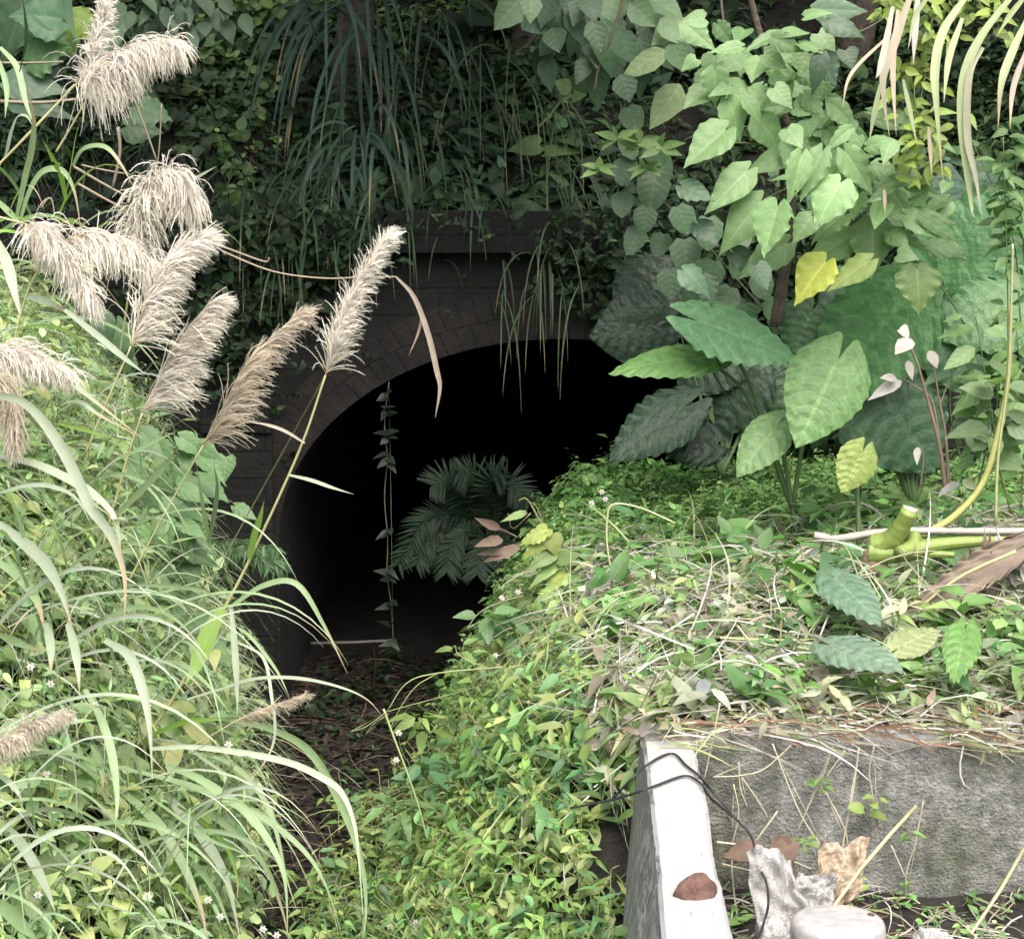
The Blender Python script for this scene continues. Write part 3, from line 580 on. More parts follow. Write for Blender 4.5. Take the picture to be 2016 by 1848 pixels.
# ------------------------------------------------------------------ silvergrass plumes
def px(pts, Y, dY=0.0):
    n = len(pts); return np.array([V(p[0], p[1], (Y+dY*i/max(n-1, 1)) if len(p) == 2 else p[2]) for i, p in enumerate(pts)])
PL = [(.955, .94, .90), (.965, .955, .935), (.94, .91, .85), (.96, .945, .91)]
def plume(parent, rach, n, ln, lean, grav, spread=.55, gold=0.0, r=.0015, taper=.5, fwd=1.0, hair=16):
    n = int(n*2.1); ln = ln*1.0; spread *= .8
    B = MB(); rc = catmull(rach, 10); T = nrm(np.gradient(rc, axis=0)); m = len(rc)
    t = R.uniform(0, 1, n)**.9; i = np.clip((t*(m-1)).astype(int), 0, m-2); fr = (t*(m-1)-i)[:, None]
    P = rc[i]*(1-fr)+rc[i+1]*fr; Ti = T[i]
    d = nrm(Ti*fwd+R.normal(size=(n, 3))*spread*np.array([1, .8, 1])+np.asarray(lean)*R.uniform(.2, 1, (n, 1)))
    L = ln*(1-taper*t)*R.uniform(.55, 1.1, n); s = 8; pts = [P]
    g = np.array([0, 0, -1.])*grav; le = np.asarray(lean)
    cu = R.normal(size=(n, 3))*.07
    for k in range(s-1):
        d = nrm(d+g*(.35+.13*k)+le*.10+cu); pts.append(pts[-1]+d*(L/(s-1))[:, None])
    p = np.stack(pts, 1); tt = np.linspace(0, 1, s)
    S = nrm(np.cross(d, np.array([.1, -1, .2])+R.normal(size=(n, 3))*.4)); N = np.cross(S, d)
    rr = (r*R.uniform(.7, 1.25, n))[:, None]*(.55+.75*np.sin(np.pi*np.clip(tt*.85+.1, 0, 1)))[None]
    v = np.stack([p+(S[:, None]*math.cos(a)+N[:, None]*math.sin(a))*rr[..., None] for a in (0, 2.09, 4.19)], 2)
    f = np.arange(n)[:, None, None]*(s*3)+np.array([(k*3+j, k*3+(j+1) % 3, k*3+3+(j+1) % 3, k*3+3+j) for k in range(s-1) for j in range(3)])[None]
    c = np.array(PL)[R.integers(0, 4, n)]*np.exp(R.normal(size=(n, 1))*.13)
    c = c*(1-gold)+np.array((.45, .32, .13))*gold
    cc = np.repeat(c, s*3, 0).reshape(n, s, 3, 3); cc[:, :2] *= (np.array([.98, .95, .89]))
    B.add(v, f, None, cc.reshape(-1, 3))
    # fine hairs along every strand
    for k in range(hair):
        q = R.uniform(.15, 1, n)*(s-1.01); j = q.astype(int); a = p[np.arange(n), j]+(p[np.arange(n), j+1]-p[np.arange(n), j])*(q-j)[:, None]
        dd = nrm(p[np.arange(n), j+1]-p[np.arange(n), j]+R.normal(size=(n, 3))*.004+g*.002); h = R.uniform(.008, .018, n)[:, None]
        SS = nrm(np.cross(dd, R.normal(size=(n, 3))))*.0006; e = a+nrm(dd*1+R.normal(size=(n, 3))*.45)*h
        B.add(np.stack([a-SS, a+SS, e+SS*.4, e-SS*.4], 1), np.arange(n*4).reshape(n, 4), None, np.repeat(c*1.08, 4, 0))
    o = B.build('plume', M_plume, parent)
    b = MB(); tube(b, rc, .0032, .0012, (.4, .33, .18), 5); b.build('plume_stalk', M_stem, parent)
    return o
def stalk(lab, rach, Y, n, ln, lean, grav, stem=None, stem_r=(.0045, .0035), blades=(), kind='silvergrass_stalk', dY=0.0, **kw):
    rp = px(rach, Y, dY); base = px([stem[0]], Y)[0] if stem else rp[0]
    t = thing(kind, base, lab, 'silvergrass', 'feathery silvergrass plumes on the left')
    plume(t, rp, n, ln, lean, grav, **kw)
    if stem:
        b = MB(); tube(b, catmull(px(stem, Y), 6), stem_r[0], stem_r[1], (.36, .36, .17), 7); b.build('stem', M_stem, t)
    for (pts, w_, c) in blades:
        b = MB(); ribbon(b, catmull(px(pts, Y-.02, -.1), 6), w_, c); b.build('leaf_blade', M_blade, t)
    return t
LG, PG, WG = (.20, .34, .07), (.25, .36, .18), (.36, .43, .31)
R_ = lambda x, z: (x, -.15, z)
stalk('tall silvergrass plume with a long bare cane, standing alone in front of the tunnel arch',
      [(641, 738), (664, 660), (705, 560), (762, 468)], 7.6, 330, .155, R_(.16, .05), .10, spread=.42,
      stem=[(200, 1530), (310, 1420), (440, 1200), (510, 1062), (592, 880), (641, 738)], stem_r=(.0075, .0042), fwd=1.15,
      blades=[([(450, 1197), (520, 1152), (585, 1150), (640, 1235), (684, 1325)], .022, PG), ([(437, 1198), (408, 1255), (386, 1310), (365, 1345)], .066, LG),
              ([(455, 1195), (462, 1270), (466, 1340), (468, 1410)], .026, WG), ([(492, 1100), (500, 1058), (512, 1020), (520, 985)], .026, LG),
              ([(570, 935), (612, 945), (655, 960), (697, 973)], .014, WG), ([(470, 1235), (500, 1260), (545, 1320), (570, 1372)], .014, PG), ([(600, 872), (560, 848), (520, 835), (470, 828)], .012, (.5, .46, .36))])
stalk('golden silvergrass plume with strands combed to the right, touching the dark pillar',
      [(400, 876), (440, 800), (490, 710), (585, 618)], 7.5, 260, .20, R_(.75, .0), .10, stem=[(250, 1150), (318, 1022), (400, 876)], gold=.22, spread=.3, fwd=.8)
stalk('broad pale silvergrass plume directly left of the golden one',
      [(280, 812), (315, 740), (360, 660), (412, 596)], 7.3, 380, .22, R_(.95, -.02), .10, stem=[(200, 1085), (245, 920), (280, 812)], fwd=.7, spread=.3)
stalk('tall ragged silvergrass plume with curled strands under the round drooping head',
      [(258, 682), (290, 590), (330, 520), (395, 470)], 7.2, 420, .19, R_(.8, .05), .10, stem=[(165, 900), (215, 780), (258, 682)], fwd=.9)
stalk('round drooping silvergrass head curled over like a mop, beside the dark slope',
      [(262, 520), (275, 420), (315, 352), (352, 352), (378, 392)], 7.6, 430, .17, R_(-.05, -.1), .55, stem=[(235, 700), (250, 600), (262, 520)], spread=.5, taper=.1, fwd=.5)
stalk('comb shaped silvergrass plume arching level to the right with hanging strands',
      [(120, 478), (170, 462), (235, 470), (312, 520)], 7.4, 240, .20, R_(.1, -.3), .42, stem=[(20, 700), (60, 560), (120, 478)], spread=.3, taper=.3, fwd=.5)
stalk('dense silvergrass plume nodding down at the left with a grey cane from the frame edge',
      [(48, 440), (85, 455), (130, 510), (180, 585)], 7.3, 380, .15, R_(-.05, -.25), .35, stem=[(-40, 415), (0, 428), (48, 440)], spread=.5, taper=.2, fwd=.6)
stalk('upper left silvergrass plume swept to the right with a fringe of hanging strands',
      [(150, 165), (205, 130), (265, 90), (342, 84)], 7.6, 420, .23, R_(.12, -.3), .40, stem=[(-60, 380), (0, 322), (80, 240), (150, 165)], spread=.42, taper=.45, fwd=.55)
stalk('upper left silvergrass plume pointing straight up behind its swept neighbour',
      [(168, 200), (180, 130), (195, 70), (206, 16)], 7.75, 260, .13, R_(.06, -.05), .16, spread=.35, fwd=1.0, stem=[(110, 300), (140, 250), (168, 200)])
stalk('silvergrass plume cut by the left frame edge, fanning right over pale weeds',
      [(-60, 720), (0, 690), (60, 695), (140, 730)], 7.0, 330, .19, R_(.05, -.3), .32, spread=.4, fwd=.6, stem=[(-120, 900), (-90, 800), (-60, 720)])
stalk('drooping tan silvergrass head against the left frame edge below its fanned neighbour',
      [(-50, 760), (-10, 745), (20, 790), (30, 860)], 6.9, 260, .14, R_(-.02, -.25), .45, spread=.5, taper=.2, fwd=.5, gold=.2, stem=[(-130, 960), (-95, 850), (-50, 760)])
stalk('dull pinkish silvergrass plume low at the left frame edge among the weeds',
      [(-40, 1470), (20, 1450), (70, 1420), (125, 1402)], 6.7, 260, .11, R_(.15, -.25), .25, spread=.4, fwd=.7, gold=.15, stem=[(-90, 1560), (-70, 1510), (-40, 1470)])
stalk('small thin silvergrass plume low beside the litter covered path',
      [(462, 1420), (505, 1400), (550, 1385), (600, 1368)], 7.3, 70, .085, R_(.25, -.15), .12, spread=.25, fwd=1.0, gold=.3, stem=[(378, 1468), (420, 1445), (462, 1420)], stem_r=(.003, .002))

# ------------------------------------------------------------------ long grass blades
def clump(name, lab, Y, data, base, mt=None, cat='grass clump', group=None, dY=-.5, yj=.35):
    t = thing(name, V(*base, Y), lab, cat, group)
    for (qi, pts, w_, c) in data:
        y = Y+R.uniform(-yj, yj); p = [Q(qi, *a) if qi is not None else a for a in pts]
        cc = np.array(c)*math.exp(R.normal()*.12); b = MB()
        ribbon(b, catmull(px(p, y, dY), 6), w_*.3337*KX*y*.85, cc, hint=nrm(np.array([0, -1, .4])+R.normal(size=3)*.25)); b.build('leaf_blade', mt or M_blade, t)
    return t
lowb = [
 (6, [(820, 250), (960, 210), (1080, 230), (1230, 350), (1370, 530)], 42, PG),
 (6, [(1360, 550), (1560, 590), (1760, 680), (1880, 800), (2016, 1050), (2100, 1260), (2150, 1480), (2160, 1700), (2140, 1840)], 62, PG),
 (6, [(900, 720), (1130, 710), (1400, 740), (1700, 800), (1900, 890), (2016, 980), (2090, 1160), (2120, 1400), (2150, 1820)], 48, WG),
 (6, [(980, 820), (1160, 890), (1330, 1000), (1460, 1100), (1600, 1290), (1680, 1500), (1700, 1860)], 66, PG),
 (6, [(690, 830), (950, 890), (1180, 960), (1380, 1050), (1600, 1160), (1800, 1330), (1920, 1520), (2010, 1790)], 52, PG),
 (6, [(910, 950), (1060, 1080), (1220, 1280), (1340, 1500), (1420, 1860)], 76, WG),
 (6, [(700, 960), (850, 1080), (960, 1200), (1090, 1430), (1180, 1650), (1230, 1870)], 70, PG),
 (6, [(1020, 1020), (1220, 1100), (1400, 1220), (1560, 1400), (1660, 1650), (1710, 1870)], 48, PG),
 (6, [(750, 1150), (900, 1200), (1000, 1290), (1150, 1400), (1270, 1560), (1330, 1700), (1400, 1870)], 48, PG),
 (6, [(790, 1330), (950, 1380), (1080, 1460), (1160, 1530)], 55, LG),
 (6, [(1110, 740), (1300, 780), (1450, 880), (1580, 1060), (1640, 1250), (1690, 1480), (1760, 1700)], 38, PG),
 (6, [(1050, 1060), (1200, 1150), (1340, 1300), (1400, 1480), (1400, 1620)], 36, LG),
 (6, [(1100, 430), (1300, 370), (1450, 320), (1600, 300), (1800, 310), (2016, 360), (2166, 430), (2266, 540)], 26, WG),
 (6, [(1290, 60), (1460, 120), (1560, 200), (1600, 400), (1620, 650), (1540, 830), (1380, 1000)], 24, WG),
 (6, [(900, 640), (1060, 570), (1200, 550), (1370, 550)], 40, LG),
 (6, [(920, 660), (1060, 690), (1200, 780), (1330, 900), (1240, 1100)], 22, WG),
 (6, [(880, 1000), (1050, 1120), (1250, 1260), (1420, 1330), (1500, 1420)], 26, PG),
 (6, [(860, 1430), (960, 1480), (1080, 1560), (1200, 1700)], 40, LG)]
clump('silvergrass_clump', 'large clump of arching pale green silvergrass blades low beside the path', 7.3, lowb, (250, 1520), dY=-.35)
def spray(lab, base, n, Y, lpx, w_, cols, az=(-.7, 1.5), up=(.3, 1.4), drop=.125, spread=.14):
    o = V(*base, Y); t = thing('silvergrass_clump', o, lab, 'grass clump', 'arching grass sprays on the left bank')
    for k in range(n):
        a = R.uniform(*az); d = nrm(np.array([math.sin(a), -.5*abs(math.cos(a))-.15, R.uniform(*up)])); L = lpx*KX*Y*R.uniform(.55, 1.1); p = [o+R.normal(size=3)*np.array([spread, .08, spread])]
        for i in range(13):
            d = nrm(d+np.array([0, -.01, -drop*(.4+i*.12)])); p.append(p[-1]+d*L/13)
        b = MB(); ribbon(b, np.array(p), w_*R.uniform(.5, 1.3), np.array(cols[k % len(cols)])*math.exp(R.normal()*.12), hint=nrm(np.array([0, -1, .5])+R.normal(size=3)*.35)); b.build('leaf_blade', M_blade, t)
LC = [WG, PG, (.42, .48, .38), (.30, .42, .24)]
spray('spray of thin whitish grass blades at the bottom left, arching right over the litter', (240, 1640), 18, 7.0, 620, .013, LC)
spray('dense fountain of thin grass blades at the left frame edge below the lowest plumes', (30, 1230), 18, 7.1, 640, .013, LC)
spray('grass spray halfway up the left bank, its blades crossing the tall bare cane', (220, 1330), 16, 7.4, 540, .011, LC)
spray('wiry grass spray rising between the fanned plume and the golden plume', (130, 980), 16, 7.6, 420, .010, LC)
spray('grass spray in the bottom left corner with blades falling out of the picture', (40, 1740), 14, 6.6, 560, .014, LC)
spray('upper left grass spray arching under the two upper plumes', (70, 560), 20, 7.9, 400, .013, [PG, (.16, .26, .1), LG])
leftb = [
 (3, [(-40, 480), (130, 520), (260, 640), (380, 820), (470, 1000), (540, 1150), (650, 1300), (720, 1480), (740, 1640), (730, 1860)], 82, WG),
 (3, [(-40, 840), (200, 890), (400, 980), (560, 1080), (680, 1220), (720, 1500)], 72, WG),
 (3, [(-40, 1220), (150, 1360), (280, 1490), (360, 1640), (430, 1860)], 86, WG),
 (3, [(-40, 1450), (120, 1560), (220, 1700), (260, 1860)], 72, PG),
 (3, [(380, -20), (560, 120), (740, 270), (860, 360)], 46, WG),
 (3, [(270, 400), (330, 380), (420, 410), (560, 520), (830, 730)], 46, WG),
 (3, [(350, 550), (400, 530), (480, 530), (600, 610), (850, 740)], 38, WG),
 (3, [(340, 650), (500, 690), (750, 760)], 26, LG),
 (3, [(690, 1190), (850, 1030), (1000, 870), (1040, 830)], 52, PG),
 (3, [(700, 860), (850, 790), (1050, 690)], 36, PG),
 (3, [(1230, 1360), (1265, 1200), (1285, 1020), (1255, 870)], 46, (.14, .22, .12)),
 (3, [(1240, 1380), (1200, 1150), (1160, 900)], 30, PG),
 (3, [(750, 1600), (1000, 1610), (1200, 1640), (1330, 1720)], 28, PG),
 (3, [(760, 1680), (980, 1640), (1120, 1600), (1300, 1540)], 20, PG),
 (3, [(0, 1060), (140, 1020), (300, 1020), (450, 1090), (540, 1250)], 34, WG),
 (6, [(620, 80), (760, 170), (830, 330), (880, 560), (900, 900)], 72, WG),
 (6, [(500, 370), (600, 560), (660, 760), (690, 1000), (680, 1200)], 62, PG),
 (6, [(540, 700), (590, 830), (610, 960)], 48, PG),
 (6, [(400, -20), (440, 100), (460, 220), (470, 400)], 72, WG),
 (6, [(270, -20), (300, 120), (300, 290)], 62, WG),
 (6, [(-30, 1140), (100, 1250), (200, 1400), (280, 1560), (330, 1700)], 76, WG),
 (6, [(-30, 1620), (80, 1700), (160, 1780), (240, 1870)], 120, PG),
 (6, [(-20, 860), (80, 940), (140, 1040)], 44, WG),
 (6, [(0, 50), (100, 90), (260, 150)], 60, PG)]
clump('silvergrass_clump', 'silvergrass clump with broad whitish blades falling from the left frame edge', 6.9, leftb, (60, 1500), dY=-.3)
upb = [
 (0, [(0, 280), (100, 400), (150, 600), (200, 740)], 44, PG),
 (0, [(120, 1300), (180, 1120), (260, 1010), (370, 1010), (440, 1130), (480, 1370)], 46, PG),
 (0, [(0, 980), (40, 900), (70, 780), (110, 690), (160, 690), (190, 740)], 40, WG),
 (0, [(100, 1280), (150, 1050), (190, 880), (200, 700), (150, 480)], 52, PG),
 (0, [(430, 980), (480, 890), (560, 860), (640, 880), (720, 980), (790, 1110)], 36, PG),
 (0, [(390, 1180), (360, 1020), (320, 950), (250, 820)], 50, LG),
 (0, [(340, 1340), (400, 1100), (450, 800), (490, 680)], 20, LG),
 (0, [(-30, 1400), (40, 1550), (80, 1700), (130, 1900)], 76, WG),
 (0, [(130, 1740), (280, 1780), (430, 1860)], 52, WG),
 (0, [(300, 1400), (380, 1310), (450, 1310), (540, 1360)], 38, LG),
 (0, [(-20, 1180), (60, 1260), (140, 1340)], 44, PG),
 (0, [(-10, 350), (40, 520), (30, 700)], 40, PG),
 (0, [(110, 430), (150, 220), (130, -40)], 60, (.05, .10, .05)),
 (0, [(400, -30), (400, 80), (450, 240)], 70, (.05, .10, .05)),
 (0, [(180, 90), (260, 160), (340, 200)], 40, (.05, .10, .05)),
 (0, [(1090, 1085), (1180, 1040), (1280, 980)], 34, WG)]
clump('silvergrass_clump', 'sparser silvergrass clump in the upper left between the plumes', 7.8, upb, (60, 430), dY=-.2)
PW = (.36, .37, .25); PGY = (.28, .34, .17)
paleb = [
 (2, [(1240, 40), (1200, 250), (1160, 420), (1140, 465)], 44, (.36, .33, .27)),
 (2, [(1350, -40), (1250, 250), (1180, 480), (1220, 810)], 64, (.34, .32, .22)),
 (2, [(1390, -40), (1370, 200), (1360, 385)], 44, (.38, .37, .33)), (2, [(1450, -20), (1370, 100), (1330, 295)], 34, PGY),
 (2, [(1680, -30), (1540, 180), (1490, 400), (1500, 650), (1540, 1105)], 62, PGY), (2, [(1650, 110), (1570, 350), (1540, 610)], 46, PGY),
 (2, [(1950, -30), (1760, 220), (1660, 460), (1650, 780), (1700, 1180), (1712, 1275)], 64, PGY), (2, [(1770, 280), (1690, 450), (1680, 800), (1730, 1050), (1765, 1285)], 50, PW),
 (2, [(2030, 120), (1940, 320), (1880, 500), (1860, 765)], 58, PGY), (2, [(2030, 290), (1950, 520), (1930, 765)], 40, (.3, .26, .2)),
 (2, [(1165, 500), (1130, 680), (1100, 835)], 36, PGY), (2, [(1300, 470), (1340, 650), (1385, 865)], 32, PGY), (2, [(1450, 750), (1470, 1035)], 28, (.34, .28, .2)),
 (2, [(1270, 60), (1240, 400), (1260, 800)], 40, (.32, .27, .19)), (2, [(1230, 200), (1000, 430), (940, 640)], 26, (.3, .26, .19)), (2, [(1190, 1120), (1195, 1260)], 26, (.34, .28, .2)),
 (2, [(2020, -20), (1930, 90), (1850, 220)], 40, PGY)]
clump('pale_reed_clump', 'clump of long pale striped reed blades hanging down at the upper right', 8.6, paleb, (1900, -40), dY=-.2, cat='reed clump')
# drooping dark grass tufts on the slope and above the arch
def tuft(lab, base, length, n, Y, c, w_=.016, spread=.8, bias=(0, 0), drop=1.0, group='drooping grass tufts above the arch', name='drooping_grass_tuft'):
    o = V(*base, Y); t = thing(name, o, lab, 'grass tuft', group); sc = length*KX*Y
    for k in range(n):
        az = R.uniform(-1, 1)*spread; d = nrm(np.array([.7*math.sin(az)+bias[0], -.45*abs(math.cos(az))-.2*R.uniform(), .6*R.uniform(-.5, 1)+bias[1]]))
        L = sc*R.uniform(.6, 1.1); m = 12; p = [o+R.normal(size=3)*np.array([.11, .06, .12])]
        for i in range(m-1):
            d = nrm(d+np.array([0, -.015, -.26*drop])); p.append(p[-1]+d*L/(m-1))
        b = MB(); ribbon(b, np.array(p), w_*R.uniform(.7, 1.25), np.array(c)*math.exp(R.normal()*.2), hint=nrm(np.array([0, -1, .5])+R.normal(size=3)*.3)); b.build('leaf_blade', M_dim, t)
DK = (.045, .085, .04); DB = (.07, .125, .085)
tuft('big blue green grass tuft pouring down the slope right of the yellow creeper', (690, 20), 420, 30, 13.2, DB, .024, .9, (-.25, 0))
tuft('grass tuft of broad hanging blades under the blue green one', (700, 285), 300, 30, 12.6, DB, .022, 1.0, (-.05, 0))
tuft('lower left grass tuft hanging beside the stone ledge', (640, 330), 230, 20, 12.5, DK, .018, .9, (-.5, 0))
tuft('grass tuft of upright blades at the top edge centre', (860, 60), 260, 13, 13.4, DB, .018, .7, (.25, .2))
tuft('grass tuft with drooping dull blades below the top edge, left of the hanging branch', (960, 110), 300, 12, 13.1, DK, .012, .8, (.25, 0))
tuft('fine dull grass tuft in the middle of the slope above the ledge', (1040, 190), 300, 14, 12.9, (.06, .10, .04), .009, .7, (.1, 0))
tuft('grass tuft dangling over the right end of the stone ledge', (1065, 330), 280, 14, 12.45, (.055, .09, .04), .011, .6, (.15, 0))
tuft('thin pale grass tuft hanging down in front of the top of the arch', (1045, 535), 235, 24, 12.0, (.07, .11, .055), .010, .6, (-.1, -.1), 1.15)
tuft('short grass tuft between the two hanging tufts left of the ledge', (770, 200), 260, 16, 12.9, DK, .018, .6, (.1, 0))

tuft('grass tuft hanging over the left end of the ledge above the comb shaped plume', (500, 380), 280, 26, 12.3, DK, .015, .8, (.1, 0))
tuft('grass tuft hanging over the ledge just left of the tall bare cane plume', (620, 420), 260, 24, 12.2, DK, .014, .8, (0, 0))
tuft('grass tuft hanging over the ledge directly behind the tall bare cane plume', (730, 380), 250, 22, 12.2, DK, .013, .7, (-.1, 0))
tuft('sparse tuft of fine grass over the middle of the ledge', (900, 400), 150, 14, 12.2, DK, .010, .9, (0, 0))
# ------------------------------------------------------------------ elephant ears
def ear(B, base, tip, wpx, Y, dtip, col, hint=(0, -.8, .6), ruff=.05, droop=.15, rib=.013, fold=.12, ns=15, nt=34, ribs=8, wp=(.62, .88, 1, .97, .78, .45, .17, .01), bite=0, lobe=.30):
    P = V(*base, Y); Tp = V(*tip, Y+dtip); D = Tp-P; L = np.linalg.norm(D); D = D/L; W = wpx*KX*Y
    S = nrm(np.cross(D, np.asarray(hint, float))); N = np.cross(S, D)
    t, s = np.meshgrid(np.linspace(0, 1, nt), np.linspace(-1, 1, ns), indexing='ij')
    w_ = np.interp(t, [0, .1, .25, .4, .6, .8, .93, 1], wp)*(1-.25*np.clip(1-t/.08, 0, 1))
    al = t-lobe*np.interp(np.abs(s), [0, .12, .3, .5, .7, .88, 1], [0, .45, .88, 1, .93, .68, .38])*(1-t)**2
    zz = -droop*L*(np.maximum(al, 0)**2)+fold*W*.5*np.abs(s)*w_-.10*W*s**2*w_+rib*np.sin(2*np.pi*ribs*(t-.30*np.abs(s)))*np.minimum(1, 2*np.abs(s))*(1-t)*L+ruff*W*np.sin(ribs*6.28*t*1.0+3*s+R.uniform(0, 6))*np.abs(s)**4*.6
    ed = 1+.025*np.sin(ribs*6.28*t+R.uniform(0, 6))*np.abs(s)**6
    v = P+D*(L*al)[..., None]+S*(W*.5*s*w_*ed)[..., None]+N*zz[..., None]
    f = [(i*ns+j, i*ns+j+1, (i+1)*ns+j+1, (i+1)*ns+j) for i in range(nt-1) for j in range(ns-1)]
    for _ in range(bite):
        bi, bj, br = R.uniform(.1, .9)*nt, R.choice([.04, .2, .8, .96])*ns, R.uniform(.5, 1.1); f = [q for q in f if ((q[0]//ns+.5-bi)/1.5)**2+(q[0] % ns+.5-bj)**2 > br*br]
    B.add(v, f, np.stack([.5+.5*s*w_**.4, t], -1), np.array(col)*math.exp(R.normal()*.06)); return P
def ears(lab, root, Y, lst, cat='elephant ear'):
    o = V(*root, Y+.1); o[2] -= .1; t = thing('elephant_ear_plant', o, lab, cat, 'big leaved elephant ear plants right of the tunnel')
    for a in lst:
        base, tip, wp, dy, dt, c = a[:6]; kw = a[6] if len(a) > 6 else {}
        b = MB(); P = ear(b, base, tip, wp, Y+dy, dt, c, **kw); b.build('leaf', M_taro, t)
        b = MB(); mid = (P+o)/2+np.array([0, .1, .22*abs(P[2]-o[2])]); tube(b, catmull([o, mid, P+np.array([0, .012, -.005])], 8), .013, .007, (.10, .17, .06), 7); b.build('leaf_stalk', M_stem, t)
    return t
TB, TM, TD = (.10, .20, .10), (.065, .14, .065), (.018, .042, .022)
ears('elephant ear plant with the brightest rippled leaves in the middle right', (1560, 960), 9.9,
     [((1375, 632), (1582, 700), 150, -.1, -.05, (.12, .26, .12), dict(hint=(.1, -.75, .8), ribs=9, droop=.1)), ((1390, 705), (1203, 706), 105, 0, -.1, (.14, .28, .09), dict(hint=(0, -.6, .9), droop=.2)),
      ((1650, 708), (1573, 872), 168, -.3, -.2, (.16, .30, .11), dict(hint=(0, -1, .35))), ((1530, 838), (1452, 930), 95, -.2, -.15, (.17, .30, .12))])
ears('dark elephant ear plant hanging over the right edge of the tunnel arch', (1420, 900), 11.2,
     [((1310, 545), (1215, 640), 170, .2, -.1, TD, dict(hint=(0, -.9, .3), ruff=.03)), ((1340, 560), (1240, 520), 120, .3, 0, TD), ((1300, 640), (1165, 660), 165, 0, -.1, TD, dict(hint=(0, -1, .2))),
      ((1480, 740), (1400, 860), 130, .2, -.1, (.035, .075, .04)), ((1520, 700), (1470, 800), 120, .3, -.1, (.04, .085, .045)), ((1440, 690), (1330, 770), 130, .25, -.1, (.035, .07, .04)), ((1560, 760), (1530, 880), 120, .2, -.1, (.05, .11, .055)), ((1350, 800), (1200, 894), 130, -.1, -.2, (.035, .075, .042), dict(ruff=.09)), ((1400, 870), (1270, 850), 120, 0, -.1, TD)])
ears('tall elephant ear plant whose huge ribbed leaf spreads behind the broadleaf sapling', (1800, 960), 9.9,
     [((2035, 520), (1740, 535), 330, .3, .1, (.05, .14, .05), dict(hint=(.05, -1, .25), ribs=9, ruff=.02, rib=.02)), ((1780, 590), (1600, 790), 235, 0, -.1, (.08, .20, .07), dict(hint=(-.2, -.9, .5))),
      ((1600, 610), (1560, 700), 120, .2, -.1, (.06, .14, .06)), ((1700, 640), (1640, 760), 140, .05, -.1, (.075, .17, .075)), ((1860, 640), (1930, 780), 170, .2, -.1, (.07, .16, .07)), ((1640, 760), (1600, 880), 110, .2, -.1, (.05, .12, .055)), ((1730, 770), (1850, 925), 250, .1, -.1, (.065, .14, .07), dict(hint=(0, -.9, .5), ruff=.03, ribs=7)), ((1900, 360), (1960, 520), 200, .6, -.1, (.04, .09, .05)), ((1660, 560), (1740, 660), 150, .3, -.1, (.06, .13, .08)),
      ((1990, 600), (1860, 660), 180, .2, -.1, (.10, .21, .09))])
ears('small yellow green elephant ear with one heart leaf on a thin stalk', (1692, 1030), 9.3,
     [((1698, 888), (1660, 966), 84, 0, -.1, (.24, .32, .09), dict(hint=(.1, -1, .3), ribs=6))])
# fallen elephant ear leaves on the clippings
def flat_leaf(lab, base, tip, wp, Y, c, dt=-.25, **kw):
    b = MB(); P = ear(b, base, tip, wp, Y, dt, c, hint=(0, -.45, .9), **kw); o = b.build('fallen_leaf', M_taro); tag(o, lab, 'leaf', 'big leaves lying on the cut weeds'); return o
flat_leaf('folded blue green fallen leaf lying on the cut weeds below the green cane', (1645, 1140), (1735, 1215), 110, 7.95, (.11, .19, .12))
flat_leaf('pale bluish fallen leaf lying flat above the concrete wall', (1640, 1270), (1775, 1300), 120, 7.5, (.15, .23, .16))
flat_leaf('yellowish fallen leaf with a torn brown edge next to the bluish one', (1770, 1275), (1850, 1225), 85, 7.6, (.26, .31, .15), .1)
flat_leaf('small crumpled green fallen leaf at the right above the wall', (1900, 1240), (1880, 1330), 80, 7.4, (.12, .24, .07), ruff=.15)
flat_leaf('small dark green fallen leaf at the edge of the bright weed carpet', (1330, 1150), (1275, 1190), 70, 8.75, (.1, .18, .08), ruff=.1)

# ------------------------------------------------------------------ broadleaf sapling, hanging branch, other leafy plants
def leafset(B, lst, Y, col, qi=None, yj=.25, dt=-.06, prof='heart', tv=.16, SB=None, src=None):
    for a in lst:
        bx, by, tx, ty, wv = a[:5]; c = a[5] if len(a) > 5 else col
        y = Y+R.uniform(-yj, yj)
        p0 = Q(qi, bx, by) if qi is not None else (bx, by); p1 = Q(qi, tx, ty) if qi is not None else (tx, ty)
        k = .3337 if qi is not None else 1
        P = V(*p0, y); T = V(*p1, y+dt*R.uniform(.3, 1.6)); D = T-P; L = np.linalg.norm(D)
        hint = nrm(nrm(CAMP-P)*1.0+UP*.55+R.normal(size=3)*.22)
        if prof == 'heart' and L > .12:
            ear(B, p0, (p1[0], p1[1]), wv*k*1.1, y, (T[1]-P[1]), np.array(c)*math.exp(R.normal()*tv), hint=hint, ruff=R.uniform(.02, .09), droop=R.uniform(.05, .4), rib=.009, fold=R.uniform(.05, .45), ns=15, nt=24, ribs=5,
                wp=(.66, .9, 1, .92, .62, .27, .09, .01), lobe=.17, bite=int(R.uniform() < .3))
        else: leaves(B, P, nrm(D), hint, L*1.08, wv*k*KX*y*1.12, np.array(c)*math.exp(R.normal()*tv), prof, R.uniform(.05, .3), R.uniform(.05, .3), .05)
        if SB is not None:
            back = P-nrm(D)*R.uniform(.05, .10)+np.array([0, .04, .01]); tube(SB, catmull([back, (back+P)/2+[0, 0, .01], P], 3), .0022, .0018, (.16, .2, .1), 4)
HB = (.20, .33, .145); HY = (.30, .34, .07)
